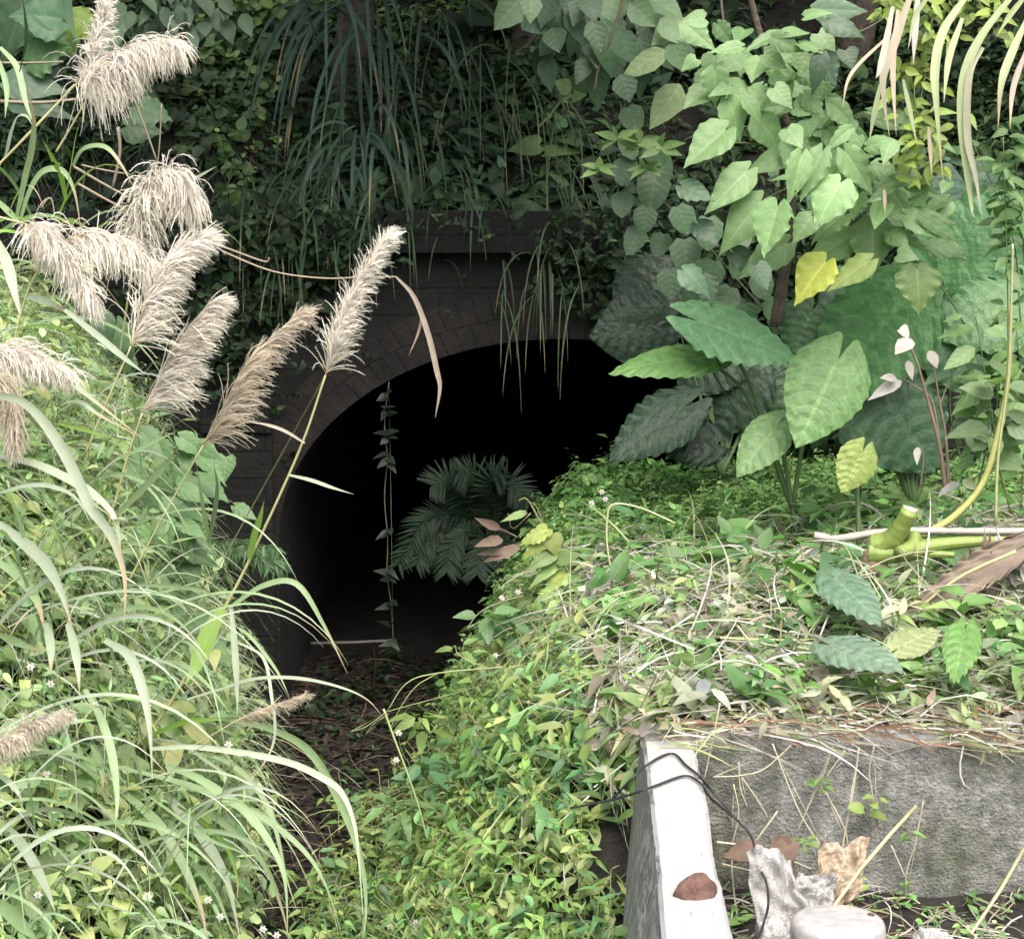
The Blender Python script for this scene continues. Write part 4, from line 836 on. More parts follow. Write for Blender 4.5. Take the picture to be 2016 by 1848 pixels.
L2 = [(250, 770, 0, 980, 230), (620, 900, 350, 1010, 150), (380, 1010, 130, 1250, 190), (460, 1190, 220, 1470, 230), (560, 1220, 470, 1520, 250), (820, 900, 690, 1185, 150), (930, 1080, 780, 1310, 260),
 (1000, 1390, 660, 1580, 200), (1120, 1320, 1120, 1650, 250), (840, 1550, 650, 1790, 240, HY), (1100, 1540, 850, 1710, 160, (.22, .31, .08)), (1380, 1590, 1410, 1850, 260, (.18, .27, .11)), (1270, 1500, 1380, 1510, 110),
 (1330, 1270, 1620, 1370, 170), (1170, 1080, 1410, 1290, 150), (1250, 1060, 1485, 1050, 110), (610, 1440, 340, 1620, 190), (960, 900, 1130, 1155, 170), (1225, 840, 1190, 950, 110), (450, 350, 400, 475, 150), (190, 420, 190, 620, 160),
 (20, 150, 200, 300, 150), (340, 280, 150, 300, 90), (745, 320, 690, 440, 120), (270, 600, 370, 825, 170), (450, 700, 600, 890, 190), (880, 620, 1050, 765, 130), (1100, 860, 1290, 830, 110), (500, 560, 260, 560, 130),
 (540, 230, 720, 300, 120), (480, 320, 610, 395, 110), (590, 200, 740, 190, 90), (700, 260, 860, 300, 130), (800, 60, 1100, 60, 150, (.12, .19, .12)), (860, 130, 1080, 190, 140, (.11, .18, .11)), (800, 200, 900, 300, 130), (830, 330, 890, 510, 150, (.08, .14, .09)),
 (820, 330, 770, 550, 110, (.09, .15, .09)), (960, 300, 1000, 390, 120, (.1, .16, .1)), (720, 100, 860, 60, 70), (660, 640, 800, 660, 120), (720, 560, 830, 680, 110), (540, 520, 640, 620, 120), (620, 760, 700, 860, 130), (780, 740, 900, 800, 120),
 (860, 780, 960, 900, 120), (980, 960, 1100, 900, 100), (700, 920, 640, 1200, 150), (1040, 1150, 1000, 1300, 130), (760, 1280, 640, 1430, 150), (950, 1270, 750, 1390, 170), (1190, 1210, 1130, 1330, 130), (300, 1490, 500, 1640, 130, (.08, .14, .08)),
 (90, 1320, 210, 1430, 140, (.07, .13, .075)), (0, 1100, 190, 1180, 150, (.08, .14, .08)), (10, 1600, 180, 1720, 170, (.07, .13, .075)), (430, 1570, 500, 1700, 140, (.08, .14, .085)), (120, 1640, 180, 1800, 150, (.09, .15, .09)), (1130, 980, 1290, 1010, 110),
 (320, 370, 230, 420, 100), (150, 540, 0, 630, 160), (80, 350, 0, 400, 90), (130, 110, 0, 120, 100), (1500, 820, 1610, 890, 50), (1500, 660, 1605, 655, 45, (.2, .3, .07)), (280, 480, 400, 550, 110), (620, 480, 560, 560, 90)]
sap = thing('broadleaf_sapling', V(1530, 640, 10.0), 'broadleaf sapling with large pale heart shaped leaves and a slim brown trunk at the right', 'sapling')
b = MB(); leafset(b, L2, 9.3, HB, 2)
# fill leaves along the branches so the spray has depth
for k in range(95):
    q = R.uniform(0, 1); u = 1480+q*330+R.normal()*55; v = 90+q*350+R.normal()*50
    leafset(b, [(u, v, u+R.normal()*45, v+R.uniform(10, 50), R.uniform(24, 44))], 9.6, (.16, .28, .12), None, .35)
b.build('foliage', M_heart, sap)
b = MB(); tube(b, catmull(px([(1528, 640), (1540, 560), (1552, 470), (1556, 370), (1548, 250)], 10.0), 6), .034, .026, (1, 1, 1), 9, .04)
tube(b, catmull(px([(1548, 250), (1530, 170), (1500, 80), (1470, -30)], 9.9), 6), .024, .014, (1, 1, 1), 7, .04); b.build('trunk', M_bark, sap)
b = MB()
for pts in ([(1790, 500), (1700, 395), (1620, 300), (1555, 190), (1490, 120)], [(1720, 440), (1650, 400), (1560, 300)], [(1500, 395), (1540, 375), (1570, 362)], [(1427, 247), (1470, 250), (1530, 262)], [(1428, 280), (1500, 285), (1560, 300)], [(1780, 480), (1795, 520), (1800, 545)], [(1790, 500), (1850, 560), (1900, 640)], [(1650, 70), (1700, 60), (1750, 30)]):
    tube(b, catmull(px(pts, 9.55), 5), .006, .0035, (.10, .13, .06), 6)
b.build('branch', M_stem, sap)
hb = thing('hanging_branch', V(1150, -40, 10.4), 'leafy branch hanging into the picture at the top centre with drooping oval leaves', 'branch')
L1 = [(1050, 0, 915, 165, 160), (1120, -30, 1125, 105, 120), (1610, -40, 1570, 145, 180), (1700, 20, 1845, 145, 150), (1550, 110, 1595, 435, 190, (.06, .12, .06)), (1515, 360, 1510, 625, 130, (.07, .14, .07)), (1650, 440, 1700, 590, 140, (.07, .14, .07)),
 (1480, 120, 1530, 290, 130, (.06, .12, .06)), (1640, 180, 1700, 350, 150, (.07, .13, .07)), (1250, 20, 1300, 170, 130, (.05, .1, .055)), (1090, 80, 1200, 190, 150, (.05, .1, .055)), (1390, 0, 1350, 130, 120, (.06, .11, .06)), (1800, -20, 2010, 80, 160),
 (1450, -20, 1500, 100, 130, (.07, .13, .07)), (1920, 300, 1670, 440, 130, (.17, .25, .11)), (2000, 500, 1840, 725, 170, (.17, .25, .11)), (1340, 60, 1430, 230, 120, (.05, .09, .05)), (1760, 220, 1790, 370, 120, (.08, .14, .08)), (2000, 110, 1850, 250, 140, (.17, .26, .11)),
 (1880, 130, 2014, 240, 120), (1950, 240, 2014, 410, 130)]
b = MB(); leafset(b, L1, 10.4, (.115, .2, .095), 1, .3, prof='ovate'); 
for k in range(40):
    u, v = 1060+R.uniform(0, 290), R.uniform(-60, 130); leafset(b, [(u, v, u+R.normal()*25, v+R.uniform(35, 75), R.uniform(30, 48), (.06, .115, .06))], 10.8, HB, None, .3, prof='ovate')
b.build('foliage', M_heart, hb)
b = MB()
for pts in ([(1240, -60), (1215, 40), (1180, 130), (1170, 180)], [(1300, -60), (1330, 40), (1380, 90)], [(1100, -60), (1050, -10), (1010, 20)], [(1418, -20), (1424, 40), (1440, 90)]):
    tube(b, catmull(px(pts, 10.5), 5), .009, .005, (.12, .10, .07), 6)
b.build('twig', M_stem, hb)
lp = thing('round_leaf_vine', V(1400, 330, 10.9), 'vine of round grey green leaves climbing beside the dark hollow', 'vine')
b = MB()
for (u, v, s) in [(1245, 232, 44), (1230, 335, 46), (1285, 375, 58), (1345, 430, 50), (1395, 455, 52), (1350, 500, 56), (1395, 540, 56), (1455, 470, 44), (1460, 520, 48), (1320, 555, 48), (1270, 430, 42), (1225, 400, 40), (1300, 330, 46), (1430, 590, 50), (1500, 560, 44), (1365, 585, 46), (1300, 480, 40), (1240, 290, 40), (1290, 300, 44), (1250, 470, 40), (1470, 620, 44), (1530, 610, 50)]:
    a = R.uniform(-.5, .5); leafset(b, [(u-s*.5*math.sin(a), v-s*.5*math.cos(a), u+s*.55*math.sin(a), v+s*.55*math.cos(a), s*1.02)], 10.9, (.095, .17, .09), None, .15, prof='round')
b.build('foliage', M_heart, lp)
b = MB(); tube(b, catmull(px([(1530, 640), (1460, 560), (1390, 480), (1310, 400), (1240, 300), (1235, 230)], 11.0), 6), .005, .003, (.09, .11, .06), 5); b.build('vine_stem', M_stem, lp)
# star leaf shoot
ss = thing('star_leaf_shoot', V(1250, 345, 10.5), 'bright shoot with lobed star shaped leaves left of the dark hollow', 'shoot')
b = MB()
for (cx, cy, s) in ((1215, 272, 40), (1262, 278, 48), (1300, 290, 42), (1180, 330, 34), (1270, 330, 34)):
    for k in range(5):
        a = k*1.15-2.4+R.normal()*.15; leafset(b, [(cx, cy, cx+s*math.sin(a), cy-s*.6*math.cos(a), s*.42)], 10.5, (.15, .25, .09), None, .04, prof='ovate')
b.build('foliage', M_heart, ss)
b = MB(); tube(b, catmull(px([(1260, 350), (1262, 310), (1258, 278)], 10.5), 4), .004, .003, (.12, .2, .07), 5); b.build('stem', M_stem, ss)
wl = thing('torn_leaf', V(1110, 220, 11.2), 'single torn light green leaf on a bare stalk, in front of the slope', 'leaf')
b = MB(); leafset(b, [(1130, 175, 1165, 140, 40), (1125, 180, 1098, 160, 32), (1130, 178, 1150, 185, 46), (1118, 182, 1110, 195, 26)], 11.2, (.17, .27, .11), None, .03, prof='ovate'); b.build('blade', M_heart, wl)
b = MB(); tube(b, catmull(px([(1060, 250), (1085, 225), (1115, 185)], 11.2), 4), .004, .003, (.2, .28, .12), 5); b.build('stalk', M_stem, wl)
# herbs: an upright or leaning stem with leaves along it
def herb(name, lab, base, top, Y, nodes, lpx, c, prof='ovate', asp=.45, bend=0.0, cat='weed', dt=-.15, sc=(.15, .2, .08), r=.004, group=None, whorl=2, tv=.15):
    P0 = V(*base, Y); P1 = V(*top, Y+dt); m = (P0+P1)/2+np.array([bend+R.normal()*.03, 0, 0]); cv = catmull([P0, m, P1], 12); t = thing(name, P0, lab, cat, group)
    b = MB(); tube(b, cv, r, r*.5, sc, 6); b.build('stem', M_stem, t); b = MB()
    for k in range(nodes):
        qi_ = int((.25+.75*(k+1)/nodes)*(len(cv)-1)); a0 = k*1.57+R.uniform(0, .6)
        for j in range(whorl):
            a = a0+j*6.283/whorl+R.normal()*.4; D = nrm(np.array([math.cos(a), math.sin(a)*.8, R.uniform(-.6, .5)]))
            q = cv[int(np.clip(qi_+R.integers(-2, 3), 0, len(cv)-1))]+D*R.uniform(.005, .05)*lpx/50; L = lpx*KX*Y*R.uniform(.5, 1.3); leaves(b, q, D, nrm(UP+nrm(CAMP-q)*.7+R.normal(size=3)*.25), L, L*asp, np.array(c)*math.exp(R.normal()*tv), prof, R.uniform(.1, .5), .25, .05)
    b.build('foliage', M_heart if lpx > 45 else M_small, t); return t
gr = 'leafy herbs along the right edge'
herb('tall_herb', 'tall herb with clustered small leaves hanging along the right frame edge', (1985, 880), (1975, 270), 9.2, 13, 42, (.13, .23, .08), 'ovate', .42, .03, group=gr, whorl=4)
herb('tall_herb', 'branching herb with pointed leaves in front of the huge ribbed leaf', (1975, 960), (1920, 620), 9.0, 8, 60, (.15, .25, .1), 'ovate', .5, .05, group=gr, whorl=3)
herb('tall_herb', 'herb with drooping round pale leaves low at the right frame edge', (1990, 1010), (1965, 760), 8.8, 6, 64, (.16, .24, .12), 'ovate', .6, -.03, group=gr, whorl=3)
herb('tall_herb', 'slender herb with opposite leaves beside the striped reed blades', (2010, 640), (1915, 280), 9.6, 9, 46, (.10, .19, .08), 'ovate', .45, .03, group=gr, whorl=3)
herb('tall_herb', 'shaded herb behind the big dull elephant ear leaf at the right', (1890, 900), (1880, 700), 9.7, 6, 56, (.08, .15, .08), 'ovate', .5, .03, group=gr, whorl=3)
herb('tall_herb', 'bushy herb filling the right frame edge just above the yellow cane pile', (2010, 1000), (2000, 640), 9.1, 11, 58, (.14, .25, .09), 'ovate', .5, -.02, group=gr, whorl=4)
herb('tall_herb', 'leafy herb at the right edge level with the tips of the striped reeds', (2020, 560), (1990, 240), 9.4, 11, 50, (.11, .21, .08), 'ovate', .5, 0, group=gr, whorl=4)
herb('tall_herb', 'herb with lighter leaves between the withered shrub and the right edge herbs', (1925, 960), (1940, 740), 9.2, 7, 62, (.16, .27, .11), 'heart', .65, .02, group=gr, whorl=3)
for lab, spine, n, spr in (('hanging mass of yellow green small leaves between the striped reed blades', [(1850, -40), (1830, 60), (1800, 170), (1810, 260), (1790, 345)], 170, 30), ('second yellow green leafy spray at the very top right', [(1900, -50), (1925, 0), (1950, 45)], 60, 26), ('yellow green spray at the top edge left of the striped reeds', [(1760, -40), (1752, 0), (1745, 40)], 36, 20)):
    t = thing('yellow_herb', V(*spine[0], 9.3), lab, 'weed', 'yellow green herbs at the upper right'); cv = catmull(spine, 8); b = MB()
    tube(b, px([tuple(q) for q in cv], 9.3), .005, .003, (.2, .26, .08), 5); b.build('stem', M_stem, t); b = MB()
    for k in range(n):
        q = cv[R.integers(0, len(cv))]+R.normal(size=2)*spr*np.array([1, .7]); a = R.uniform(0, 6.28); ln = R.uniform(16, 34)
        leafset(b, [(q[0], q[1], q[0]+ln*math.sin(a), q[1]+ln*(.35+.6*math.cos(a)), ln*R.uniform(.4, .65), tuple(np.array((.25, .35, .07))*R.uniform(.55, 1.15)))], 9.3, HB, None, .15, prof='ovate')
    b.build('foliage', M_small, t)
# silvery dead shrub
ds = thing('withered_shrub', V(1860, 960, 8.9), 'withered shrub with curled silvery leaves in front of the big dull elephant ear leaf', 'shrub')
b = MB()
for pts, r0 in (([(1862, 965), (1850, 880), (1830, 800), (1800, 700), (1765, 650)], .011), ([(1855, 900), (1835, 790), (1800, 760), (1772, 742)], .006), ([(1868, 960), (1862, 860), (1848, 780), (1835, 700)], .008), ([(1812, 960), (1818, 900), (1808, 870)], .004), ([(1850, 800), (1870, 740), (1880, 690)], .004)):
    tube(b, catmull(px(pts, 8.9), 6), r0, r0*.35, (.20, .15, .11), 6)
b.build('stem', M_stem, ds); b = MB()
leafset(b, [(1795, 668, 1765, 690, 34), (1790, 655, 1772, 650, 30), (1775, 750, 1720, 775, 24), (1765, 745, 1740, 740, 18), (1806, 880, 1805, 905, 14), (1787, 710, 1795, 740, 16), (1830, 690, 1845, 720, 22), (1915, 850, 1918, 885, 30, (.2, .3, .15)), (1890, 950, 1850, 965, 20), (1895, 945, 1925, 962, 20, (.3, .36, .2)), (1935, 855, 1940, 870, 18)], 8.85, (.34, .33, .30), None, .05, prof='ovate')
b.build('curled_leaves', M_straw, ds)
# stalk with yellow leaves in front of the tunnel
ys_ = thing('yellowing_stalk', V(1130, 1150, 9.6), 'yellowing leafy stalk with brown shrivelled leaves in front of the fern', 'weed')
b = MB(); tube(b, catmull(px([(1150, 1180), (1110, 1110), (1075, 1050), (1040, 985), (1020, 985)], 9.6), 6), .007, .002, (.22, .26, .08), 6)
for pts in ([(1045, 1010), (1010, 1040), (1000, 1010)], [(1020, 1058), (985, 1040), (950, 1030)], [(1068, 1035), (1058, 1000), (1040, 985)], [(1020, 1075), (985, 1085), (950, 1095)]): tube(b, catmull(px(pts, 9.55), 4), .003, .0015, (.25, .2, .14), 5)
b.build('stem', M_stem, ys_); b = MB()
YL = (.26, .33, .08)
leafset(b, [(1070, 1050, 1020, 1065, 34, YL), (1085, 1055, 1095, 1090, 40, YL), (1070, 1060, 1030, 1100, 30, YL), (1090, 1090, 1035, 1120, 28), (1095, 1110, 1040, 1150, 26), (1110, 1130, 1060, 1170, 36, YL), (1100, 1100, 1140, 1090, 30), (1120, 1150, 1080, 1200, 40, YL), (1030, 1010, 985, 1025, 16), (1130, 1170, 1140, 1220, 40, YL), (1100, 1160, 1040, 1195, 34), (1078, 1040, 1050, 1060, 30, YL)], 9.5, (.18, .28, .09), None, .06)
b.build('foliage', M_small, ys_); b = MB()
leafset(b, [(985, 1040, 945, 1025, 18), (990, 1062, 945, 1068, 22), (1025, 1075, 960, 1100, 22), (1000, 1085, 950, 1085, 16)], 9.5, (.17, .125, .095), None, .05, prof='ovate'); b.build('shrivelled_leaves', M_straw, ys_)
# fern, hanging vine
fern = thing('fern', V(960, 1110, 12.5), 'dark fern with feathery drooping fronds in the tunnel mouth', 'fern')
FR = [[(955, 1085), (905, 1015), (840, 1025), (785, 1110)], [(955, 1085), (900, 1040), (850, 1055), (820, 1110)], [(955, 1085), (925, 1045), (890, 1070), (880, 1125)], [(965, 1085), (955, 1060), (945, 1090), (940, 1130)], [(970, 1085), (985, 1060), (995, 1095), (995, 1140)],
      [(960, 1080), (925, 1000), (885, 950), (850, 955)], [(965, 1080), (955, 1000), (940, 945), (905, 930)], [(970, 1080), (985, 1000), (1000, 950), (1040, 985)], [(970, 1085), (1010, 1030), (1050, 1030), (1080, 1080)], [(965, 1085), (975, 1000), (965, 950), (985, 930)]]
for fr in FR:
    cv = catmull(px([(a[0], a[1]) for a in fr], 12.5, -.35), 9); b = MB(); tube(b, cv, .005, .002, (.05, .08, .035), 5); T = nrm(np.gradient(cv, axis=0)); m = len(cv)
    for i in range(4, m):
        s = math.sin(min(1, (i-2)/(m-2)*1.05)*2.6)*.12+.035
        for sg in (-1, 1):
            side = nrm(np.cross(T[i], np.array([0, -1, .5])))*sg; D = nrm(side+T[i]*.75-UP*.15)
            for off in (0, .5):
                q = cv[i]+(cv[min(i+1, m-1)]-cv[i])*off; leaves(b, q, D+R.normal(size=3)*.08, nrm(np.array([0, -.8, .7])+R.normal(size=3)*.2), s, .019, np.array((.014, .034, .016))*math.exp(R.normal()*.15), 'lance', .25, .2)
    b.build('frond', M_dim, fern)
hv = thing('hanging_vine', V(762, 760, 12.1), 'thin vine with paired leaves hanging straight down across the dark tunnel opening', 'vine')
b = MB(); tube(b, catmull(px([(766, 752), (757, 830), (762, 900), (757, 980), (763, 1060), (762, 1130), (770, 1190), (774, 1260)], 12.1), 8), .0032, .0025, (.16, .16, .11), 5); b.build('stem', M_stem, hv)
b = MB()
for v in (770, 798, 812, 848, 856, 900, 908, 1045, 1125, 1132, 1190, 1225, 1268, 1274):
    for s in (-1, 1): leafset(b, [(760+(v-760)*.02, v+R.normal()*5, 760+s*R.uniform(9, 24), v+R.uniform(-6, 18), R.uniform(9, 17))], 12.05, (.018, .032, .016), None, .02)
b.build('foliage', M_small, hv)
b = MB(); tube(b, [V(612, 1266, 13.6), V(700, 1264, 13.6), V(780, 1260, 13.6)], .012, .012, (.25, .24, .21), 6)
tag(b.build('pale_curb', M_stem), 'thin pale pipe lying across the floor inside the tunnel', 'curb')  # thin tube standing in for the pale curb line on the floor
# fern clump hanging on the pillar
fc = thing('pillar_fern', V(420, 1085, 11.3), 'bushy fern tuft sticking out sideways from the dark pillar', 'fern')
for k in range(9):
    y0 = 1068+R.uniform(-10, 22); ln = R.uniform(110, 150)
    cv = catmull(px([(405, y0+20), (450, y0), (405+ln*.75, y0+R.uniform(-6, 14)), (412+ln, y0+R.uniform(10, 40))], 11.3, -.2), 8); b = MB(); tube(b, cv, .004, .002, (.08, .14, .05), 5)
    for i in range(3, len(cv)):
        for s in (-1, 1, 1):
            D = nrm(np.array([R.uniform(-.2, .7), -.3*s, -.8+.4*R.normal()])); leaves(b, cv[i], D, (0, -.8, .5), R.uniform(.06, .13), .018, np.array((.08, .16, .065))*math.exp(R.normal()*.2), 'lance', .3, .2)
    b.build('frond', M_small, fc)
# dark broad leaves of the tree at the top left and the big leaves in the corner
dt_ = thing('dark_branch', V(330, -60, 9.2), 'dark broad leaved branch hanging from the top edge at the upper left', 'branch')
b = MB(); leafset(b, [(u, v, u+R.normal()*16, v+R.uniform(26, 52), R.uniform(18, 32)) for u, v in zip(R.normal(345, 48, 60), R.uniform(-60, 62, 60))], 9.2, (.035, .07, .035), None, .15, prof='ovate')
b.build('foliage', M_dim, dt_); b = MB(); tube(b, catmull(px([(300, -80), (330, -30), (360, 20)], 9.3), 4), .012, .006, (.06, .05, .035), 6); b.build('twig', M_stem, dt_)
cp = thing('big_leaf_plant', V(60, 150, 10.2), 'big leaved plant in the upper left corner behind the plumes', 'plant')
b = MB(); leafset(b, [(60, -30, 0, 120, 120, (.08, .16, .08)), (120, 40, 20, 20, 90, (.08, .17, .09)), (110, 60, 150, 110, 100, (.12, .24, .06)), (60, 120, 130, 85, 80, (.08, .17, .06)), (200, 90, 260, 30, 50, (.16, .24, .15)), (140, 30, 190, 80, 60, (.2, .32, .05)), (20, 160, 130, 170, 70, (.10, .17, .11)), (30, 200, 140, 210, 60, (.10, .17, .11)), (270, 210, 340, 230, 80, (.11, .18, .10)), (250, 250, 320, 260, 60, (.09, .15, .08)), (350, 105, 365, 140, 34, (.15, .22, .13))], 10.2, HB, None, .2)
b.build('foliage', M_heart, cp); b = MB(); tube(b, catmull(px([(60, 170), (70, 80), (120, 40)], 10.3), 4), .008, .005, (.12, .16, .07), 6); b.build('stem', M_stem, cp)
# ivy like big leaves on the left bank in front of the pillar
bl = thing('bank_broadleaf', V(330, 1150, 8.6), 'broad pointed green leaves trailing off the left bank beside the dark pillar', 'creeper')
b = MB()
for k in range(62):
    q = R.uniform(); u = 345-q*20+R.normal()*40; v = 890+q*560+R.normal()*30; s = R.uniform(38, 78); a = R.uniform(-.2, 1.3)
    leafset(b, [(u-s*.4*math.sin(a), v-s*.3, u+s*.7*math.sin(a), v+s*.45*math.cos(a)+6, s*.72)], 8.8-.6*q, (.13, .235, .10), None, .2)
leafset(b, [(395, 880, 432, 902, 26), (395, 905, 448, 943, 34), (355, 960, 412, 983, 36), (340, 1000, 410, 1018, 40), (300, 1050, 425, 1105, 70), (250, 660, 200, 700, 50, (.09, .17, .08)), (230, 640, 260, 740, 50, (.08, .16, .07)), (200, 620, 215, 690, 45, (.1, .18, .09))], 8.5, (.14, .25, .11), None, .1)
b.build('foliage', M_heart, bl); b = MB(); tube(b, catmull(px([(330, 1500), (350, 1300), (345, 1100), (380, 900)], 8.7), 5), .005, .003, (.12, .16, .07), 5); b.build('stem', M_stem, bl)
# rosettes and shoots at the edge of the slope
gs = 'weeds leaning over the path from the slope'
herb('leaning_weed', 'weed with blue green leaves leaning over the path halfway down the slope', (880, 1560), (835, 1500), 8.6, 4, 52, (.09, .19, .09), 'ovate', .5, 0, group=gs, whorl=4)
herb('leaning_weed', 'lowest weed leaning over the path, with narrow leaves fanned to the left', (830, 1620), (775, 1575), 8.3, 4, 58, (.11, .2, .07), 'lance', .33, 0, group=gs, whorl=4)
herb('leaning_weed', 'weed with drooping leaf clump above the blue green one', (850, 1450), (825, 1405), 8.9, 4, 48, (.14, .22, .06), 'lance', .4, 0, group=gs, whorl=4)
herb('leaning_weed', 'weed with broad oval leaves at the slope edge beside the tunnel floor', (1000, 1260), (955, 1215), 9.4, 4, 60, (.11, .21, .09), 'ovate', .55, 0, group=gs, whorl=4)
herb('leaning_weed', 'sprig with thin drooping leaves on the outermost stalk over the path', (950, 1325), (900, 1275), 9.1, 3, 36, (.14, .22, .07), 'ovate', .4, 0, group=gs, whorl=3)
herb('leaning_weed', 'dark seedling standing in the litter at the bottom of the path', (770, 1790), (735, 1730), 8.2, 4, 40, (.06, .13, .05), 'ovate', .5, 0, group=gs, whorl=4)
b = MB(); ST = (.34, .40, .18)
for pts, r in (([(1130, 1300), (1000, 1312), (860, 1325), (800, 1345), (762, 1400)], .0045), ([(860, 1326), (820, 1350), (790, 1390), (765, 1440)], .003), ([(945, 1310), (905, 1290), (895, 1270)], .003), ([(762, 1400), (720, 1430), (690, 1440)], .0025), ([(765, 1405), (735, 1425), (720, 1445)], .002)):
    tube(b, catmull(px(pts, 8.9), 6), r, r*.5, ST, 5)
tag(b.build('arching_stalk', M_stem), 'thin pale stalk arching off the slope across the path', 'stalk')
b = MB(); tube(b, catmull(px([(755, 1395), (775, 1450), (805, 1530), (828, 1600), (840, 1650)], 8.0), 6), 0.005, .003, ST, 6)
tag(b.build('drooping_stalk', M_stem), 'pale green stem drooping straight down over the brown litter', 'stalk')
b = MB(); tube(b, catmull(px([(1030, 1172), (985, 1185), (945, 1205), (918, 1238)], 9.6), 5), .003, .002, (.4, .4, .3), 5)
tag(b.build('bare_twig', M_stem), 'bare pale twig poking out of the slope below the fern', 'twig')
b = MB(); tube(b, catmull(px([(1207, 1142), (1196, 1080), (1195, 1030), (1206, 993), (1262, 1000), (1330, 1030)], 9.2), 6), .005, .004, (.45, .45, .27), 6)
tag(b.build('bent_stalk', M_stem), 'pale stalk bent over in a sharp hook above the slope weeds', 'stalk')
# dry arching cane with a dead leaf behind the plumes
dc = thing('dry_arching_cane', V(395, 470, 8.3), 'long dry cane arching right behind the plumes with a dead leaf dangling over the arch', 'cane')
b = MB(); tube(b, catmull(px([(395, 470), (450, 500), (540, 535), (640, 548), (720, 545), (780, 545)], 8.3), 6), .0045, .003, (.26, .2, .14), 6); b.build('stem', M_stem, dc)
b = MB(); ribbon(b, catmull(px([(780, 545), (815, 585), (842, 655), (860, 730), (866, 765), (857, 822)], 8.3), 6), .022, (.32, .275, .22), prof='leaf'); b.build('dead_leaf', M_straw, dc)
b = MB(); ribbon(b, catmull(px([(800, 565), (828, 610), (825, 650), (805, 700)], 8.32), 6), .012, (.3, .24, .18), prof='leaf'); b.build('dead_leaf', M_straw, dc)
gc = 'dry canes lying on the dark slope behind the plumes'
for pts, r, lab in (([(395, 470), (450, 490), (520, 515), (530, 507)], .006, 'broken brown cane pointing right just above the long arching cane'),
                    ([(145, 328), (200, 360), (255, 390)], .007, 'brown cane slanting down to the round drooping plume'),
                    ([(150, 360), (200, 388), (250, 415)], .007, 'lower of the two brown canes slanting to the round drooping plume'),
                    ([(0, 124), (60, 124), (125, 122)], .006, 'level brown cane beside the upper left plume'),
                    ([(0, 200), (80, 202), (150, 196)], .009, 'thick grey cane under the upper left plumes'),
                    ([(160, 325), (200, 334), (245, 342)], .005, 'short level cane above the two slanting ones'),
                    ([(262, 190), (285, 250), (310, 320)], .006, 'brown upright stem hanging under the swept plume'),
                    ([(232, 250), (236, 300), (222, 370)], .009, 'reddish brown dead stem below the swept plume'),
                    ([(318, 205), (315, 270), (310, 330)], .004, 'thin upright cane right of the swept plume'),
                    ([(80, 410), (100, 390), (110, 440)], .005, 'short bent cane among the upper left blades')):
    b = MB(); tube(b, catmull(px(pts, 8.9), 5), r, r*.7, (.20, .165, .12), 6); tag(b.build('dry_cane', M_stem), lab, 'cane', gc)
# green cut cane, grey branch, dead leaf on the clippings
cc = thing('cut_green_cane', V(1735, 1085, 8.4), 'thick cut green cane with a pale severed end lying on the clippings', 'cut cane')
b = MB()
for pts, r0, r1 in (([(1712, 1085), (1745, 1088), (1790, 1085), (1850, 1072), (1940, 1065), (2040, 1062)], .055, .012), ([(1722, 1075), (1755, 1062), (1775, 1035), (1790, 1006)], .05, .034), ([(1760, 1095), (1820, 1090), (1880, 1092)], .03, .012), ([(1800, 1055), (1795, 1075), (1770, 1090)], .03, .03)):
    cv = catmull(px(pts, 8.4, -.1), 7); tube(b, cv, r0, r1, (.19, .265, .06), 12, .025)
b.build('cane_body', M_stem, cc)
b = MB(); p = px([(1789, 1010), (1793, 998)], 8.33); tube(b, p, .0355, .033, (.45, .44, .36), 10); b.build('cut_end', M_straw, cc)
b = MB(); cv = catmull(px([(1722, 1092), (1718, 1110), (1740, 1122)], 8.4), 4); tube(b, cv, .05, .04, (.33, .25, .18), 10, .05); b.build('brown_base', M_straw, cc)
b = MB(); tube(b, catmull(px([(1602, 1054), (1650, 1060), (1720, 1050), (1800, 1045), (1900, 1046), (2050, 1046)], 8.5), 7), .018, .016, (.30, .285, .25), 8, .06)
tag(b.build('bare_branch', M_stem), 'smooth grey bare branch lying level behind the cut green cane', 'branch')
b = MB(); tube(b, catmull(px([(1815, 1055), (1880, 1015), (1935, 950), (1965, 850), (1985, 740), (1990, 600)], 8.6), 7), .017, .009, (.36, .38, .12), 8)
tag(b.build('yellow_cane', M_stem), 'yellowish cane curving up from the cut pile to the right edge', 'cane')
b = MB(); tube(b, catmull(px([(1960, 1035), (1965, 900), (1985, 740), (1992, 560), (1994, 480)], 8.5), 6), .007, .005, (.34, .37, .18), 6)
tag(b.build('thin_green_cane', M_stem), 'thin pale green cane rising straight along the right edge', 'cane')
dl = MB(); ear(dl, (1990, 1090), (1745, 1235), 75, 8.1, -.2, (.25, .205, .16), hint=(.1, -.7, .6), ruff=.3, fold=.5, rib=.012, ribs=9, ns=25, nt=60, bite=6)
tag(dl.build('dead_elephant_ear_leaf', M_straw), 'long brown shrivelled leaf with a pale midrib lying right of the cut cane', 'dead leaf')
b = MB(); tube(b, catmull(px([(2000, 1085), (1900, 1130), (1830, 1180), (1770, 1240)], 8.0), 5), .008, .005, (.42, .42, .2), 6); tag(b.build('leaf_midrib_stalk', M_stem), 'pale yellow leaf stalk lying along the shrivelled brown leaf', 'stalk')
gw = 'withered grey leaves on the clippings'
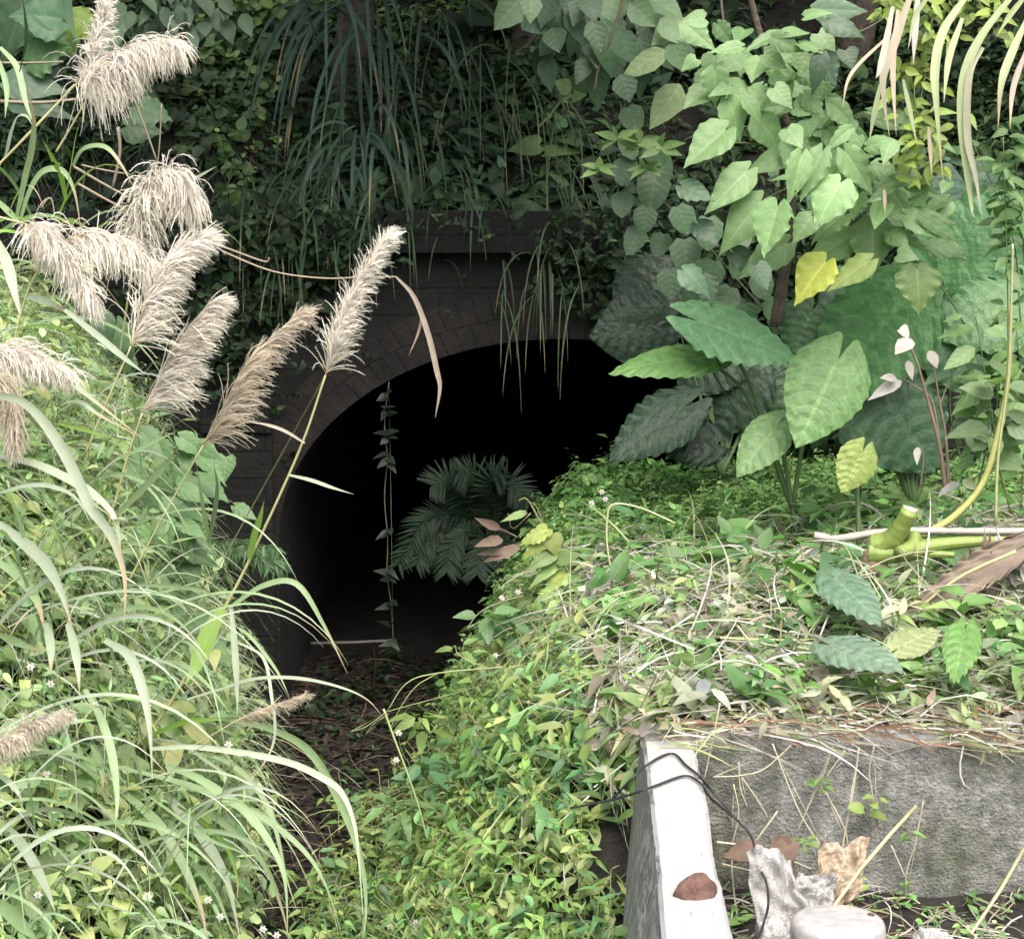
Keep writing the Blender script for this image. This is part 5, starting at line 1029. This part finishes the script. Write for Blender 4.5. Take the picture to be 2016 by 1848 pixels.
def wither(lab, pts, Y, c, n=9, s=.09):
    b = MB()
    for k in range(n):
        u, v = pts[0]+R.normal()*pts[2], pts[1]+R.normal()*pts[3]; P = V(u, v, Y)
        for q in range(3): leaves(b, P+R.normal(size=3)*.015, nrm(np.array([R.normal()*.5, -.2, -.5+R.normal()*.7])), nrm(np.array([R.normal()*.5, -1, .5])), s*R.uniform(.7, 1.5), s*R.uniform(.16, .34), np.array(c)*math.exp(R.normal()*.25), 'ovate', R.normal()*.5, .7, .4)
    tag(b.build('withered_leaf_bunch', M_straw), lab, 'dead leaves', gw)
wither('bunch of grey withered leaves hanging down at the top of the slope', (1185, 1170, 12, 26), 8.9, (.38, .37, .35), 12, .10)
wither('bunch of grey withered leaves below the first, spilling down the slope', (1210, 1250, 24, 22), 8.6, (.36, .35, .32), 16, .09)
wither('greyish dead leaf pair on the slope left of the wall', (1155, 1325, 7, 8), 8.3, (.40, .38, .34), 6, .07)
wither('silvery dead leaves under the right frame edge below the branch', (1985, 1110, 14, 18), 8.2, (.42, .40, .36), 16, .10)
wither('pinkish dead leaf tatters right of the shrivelled leaf', (1930, 1120, 12, 10), 8.15, (.38, .29, .24), 8, .10)
wither('whitish torn leaf by the far end of the white beam', (1335, 1455, 10, 10), 7.3, (.55, .54, .52), 3, .09)
# stalks hanging over the wall
sw = [([(530, 690), (640, 980), (720, 1150), (850, 1340)], .0032), ([(890, 690), (830, 870), (760, 1020), (680, 1200)], .0042), ([(960, 730), (850, 880)], .003), ([(1040, 710), (1000, 1000), (960, 1200), (940, 1310)], .004), ([(1130, 700), (1100, 850), (1120, 1000), (1150, 1250)], .004),
      ([(840, 970), (950, 1180), (975, 1290)], .0036), ([(640, 700), (480, 840), (330, 880), (180, 885)], .0034), ([(220, 450), (190, 600), (130, 890)], .0036), ([(1420, 1030), (1370, 1280), (1320, 1450), (1320, 1590)], .003), ([(1230, 1290), (1310, 1470)], .003), ([(330, 800), (340, 950), (380, 1060)], .0028), ([(350, 890), (440, 1020), (500, 1120)], .0026), ([(1900, 560), (1890, 720)], .003), ([(560, 1090), (420, 1280)], .004), ([(300, 930), (330, 1100), (290, 1290)], .003),
      ([(1200, 1700), (1100, 1630), (1340, 1600), (1480, 1720)], .003), ([(1560, 1620), (1640, 1760), (1660, 1850)], .003), ([(200, 1270), (380, 1290)], .005), ([(230, 1400), (440, 1450)], .005), ([(620, 1260), (540, 1400), (560, 1480)], .006), ([(640, 1380), (760, 1430)], .004)]
wall_lab = 'thin pale cut stalk hanging down the face of the concrete wall'
for pts, r in sw:
    b = MB(); p = [Q(8, *a) for a in pts]; tube(b, catmull(px(p, 7.04), 6), r, r*.7, np.array((.46, .43, .3))*math.exp(R.normal()*.15), 5); tag(b.build('hanging_stalk', M_stem), wall_lab, 'stalk', 'cut stalks hanging over the concrete wall')
for pts, r, lab in (([(1375, 1060), (1220, 1230), (1050, 1430), (890, 1650)], .0075, 'thick straight cane leaning on the concrete wall in front of the paper'), ([(2025, 1290), (1870, 1560), (1700, 1810)], .0075, 'thick straight cane leaning at the lower right corner')):
    b = MB(); tube(b, px([Q(8, *a) for a in pts], 6.95, -.55), r, r*.8, (.45, .42, .24), 7); tag(b.build('leaning_cane', M_stem), lab, 'cane', 'canes leaning on the wall')
ws = 'sprigs growing on the concrete wall'
herb('wall_sprig', 'small green sprig clinging to the middle of the concrete wall', Q(8, 830, 990), Q(8, 815, 900), 7.03, 3, 24, (.14, .25, .06), 'ovate', .5, 0, dt=-.02, group=ws, r=.002, whorl=4)
herb('wall_sprig', 'sprig with a round yellow green leaf on the concrete wall right of the middle', Q(8, 1110, 1180), Q(8, 1140, 1010), 7.03, 3, 28, (.2, .29, .07), 'round', .8, 0, dt=-.02, group=ws, r=.002)
herb('wall_sprig', 'sprig growing at the foot of the wall beside the brown leaves', Q(8, 760, 1340), Q(8, 720, 1260), 6.95, 3, 30, (.15, .25, .07), 'ovate', .5, 0, dt=-.02, group=ws, r=.002, whorl=3)
herb('wall_sprig', 'tiny sprig low on the right part of the concrete wall', Q(8, 1320, 1260), Q(8, 1330, 1200), 7.0, 2, 22, (.13, .24, .07), 'ovate', .5, 0, dt=-.02, group=ws, r=.002, whorl=3)
# white wildflowers
def flower(u, v, Y, lab, grp, s=.011):
    p = V(u, v, Y); t = thing('white_wildflower', p, lab, 'flower', grp); b = MB()
    for k in range(6):
        a = k*1.047+R.normal()*.1; D = nrm(np.array([math.cos(a), -.25, math.sin(a)])); leaves(b, p, D, (0, -1, .3), s*1.5, s*1.0, (.62, .62, .62), 'small', .2, .1)
    b.build('petals', M_straw, t); b = MB(); tube(b, [p+np.array([0, .004, 0]), p+np.array([0, -.006, .001])], s*.45, s*.3, (.55, .38, .04), 6); b.build('flower_centre', M_stem, t)
    b = MB(); tube(b, catmull([p+np.array([R.normal()*.03, .03, -.13]), p+np.array([.004, .02, -.06]), p+np.array([0, .003, 0])], 4), .0018, .0014, (.16, .22, .08), 4); b.build('stem', M_stem, t)
for i, (u, v, Y) in enumerate([(290, 1388, 7.0), (188, 1387, 7.0), (100, 1345, 6.9), (450, 1465, 7.1), (92, 1523, 6.8), (290, 1762, 6.8), (410, 1770, 7.0), (434, 1803, 7.0), (518, 1828, 7.1), (60, 1312, 6.8), (75, 1760, 6.6), (145, 1418, 6.9), (545, 1840, 7.1)]):
    flower(u, v, Y, 'tiny white wildflower among the pale weeds of the left bank', 'white wildflowers on the left bank')
for u, v, Y in [(1185, 968, 10.0), (1192, 982, 10.0), (1165, 990, 10.0), (1020, 1165, 9.3), (988, 1176, 9.3), (940, 1432, 8.4), (934, 1447, 8.4), (785, 1442, 8.3), (962, 1741, 7.7), (820, 1730, 7.9), (818, 1815, 7.8), (1015, 1330, 8.5), (975, 1290, 8.9), (780, 1495, 8.3), (768, 1822, 7.9)]:
    flower(u, v, Y, 'tiny white wildflower on the edge of the slope above the path', 'white wildflowers on the slope')
# unseen trees added above the frame to shade the slope and arch
def tree(lab, x, y, h, rx, n, seed, fw=1.3):
    rr = np.random.default_rng(seed); z0 = float(max(2.9+(y-12.62)/.72, 2.5))-.3; t = thing('added_shade_tree', (x, y, z0), lab, 'tree', 'unseen trees added on the hillside for shade')
    b = MB(); top = np.array([x+rr.normal()*.3, y-fw, z0+h]); tube(b, catmull([(x, y, z0), (x+.1, y-.2, z0+h*.4), top], 8), .14, .06, None, 9, .03)
    cs_ = []
    for k in range(9):
        a = rr.uniform(0, 6.28); e = top+np.array([math.cos(a)*rx*rr.uniform(.4, .9), math.sin(a)*rx*.8*rr.uniform(.3, .9)-.5, rr.uniform(-.5, .9)]); cs_.append(e); st = np.array([x+.1, y-.3, z0+h*rr.uniform(.45, .85)])
        tube(b, catmull([st, (st+e)/2+[0, 0, .25], e], 5), .05, .015, None, 6, .03)
    b.build('trunk', M_bark, t); b = MB(); c = np.array(cs_)[rr.integers(0, 9, n)]+rr.normal(size=(n, 3))*np.array([.55, .55, .38]); c = c[c[:, 2] > 3.2+c[:, 1]*.098]
    m = len(c); leaves(b, c, nrm(rr.normal(size=(m, 3))+[0, -.2, -.5]), nrm(rr.normal(size=(m, 3))*.6+UP), rr.uniform(.14, .26, m), rr.uniform(.08, .14, m), np.array((.05, .10, .04))*np.exp(rr.normal(size=(m, 1))*.25), 'small', .2, .2)
    b.build('crown', M_dim, t)
tree('unseen leafy tree added for shade directly above the tunnel, crown over the top edge', .2, 14.2, 2.6, 1.9, 2600, 5)
tree('unseen leafy tree added for shade above the left of the tunnel, overhanging the ledge', -1.5, 14.0, 2.6, 1.6, 2000, 6)
tree('unseen leafy tree added for shade above the right of the tunnel, behind the sapling', 2.2, 13.6, 2.8, 1.6, 2000, 7)
tree('unseen leaning tree added left of the tunnel, crown stretched forward to shade the arch', -1.1, 13.3, 3.0, 1.7, 3200, 8, 3.2)
tree('unseen leaning tree added above the tunnel, crown stretched forward to shade the path', .1, 13.6, 2.8, 1.5, 2600, 9, 3.2)
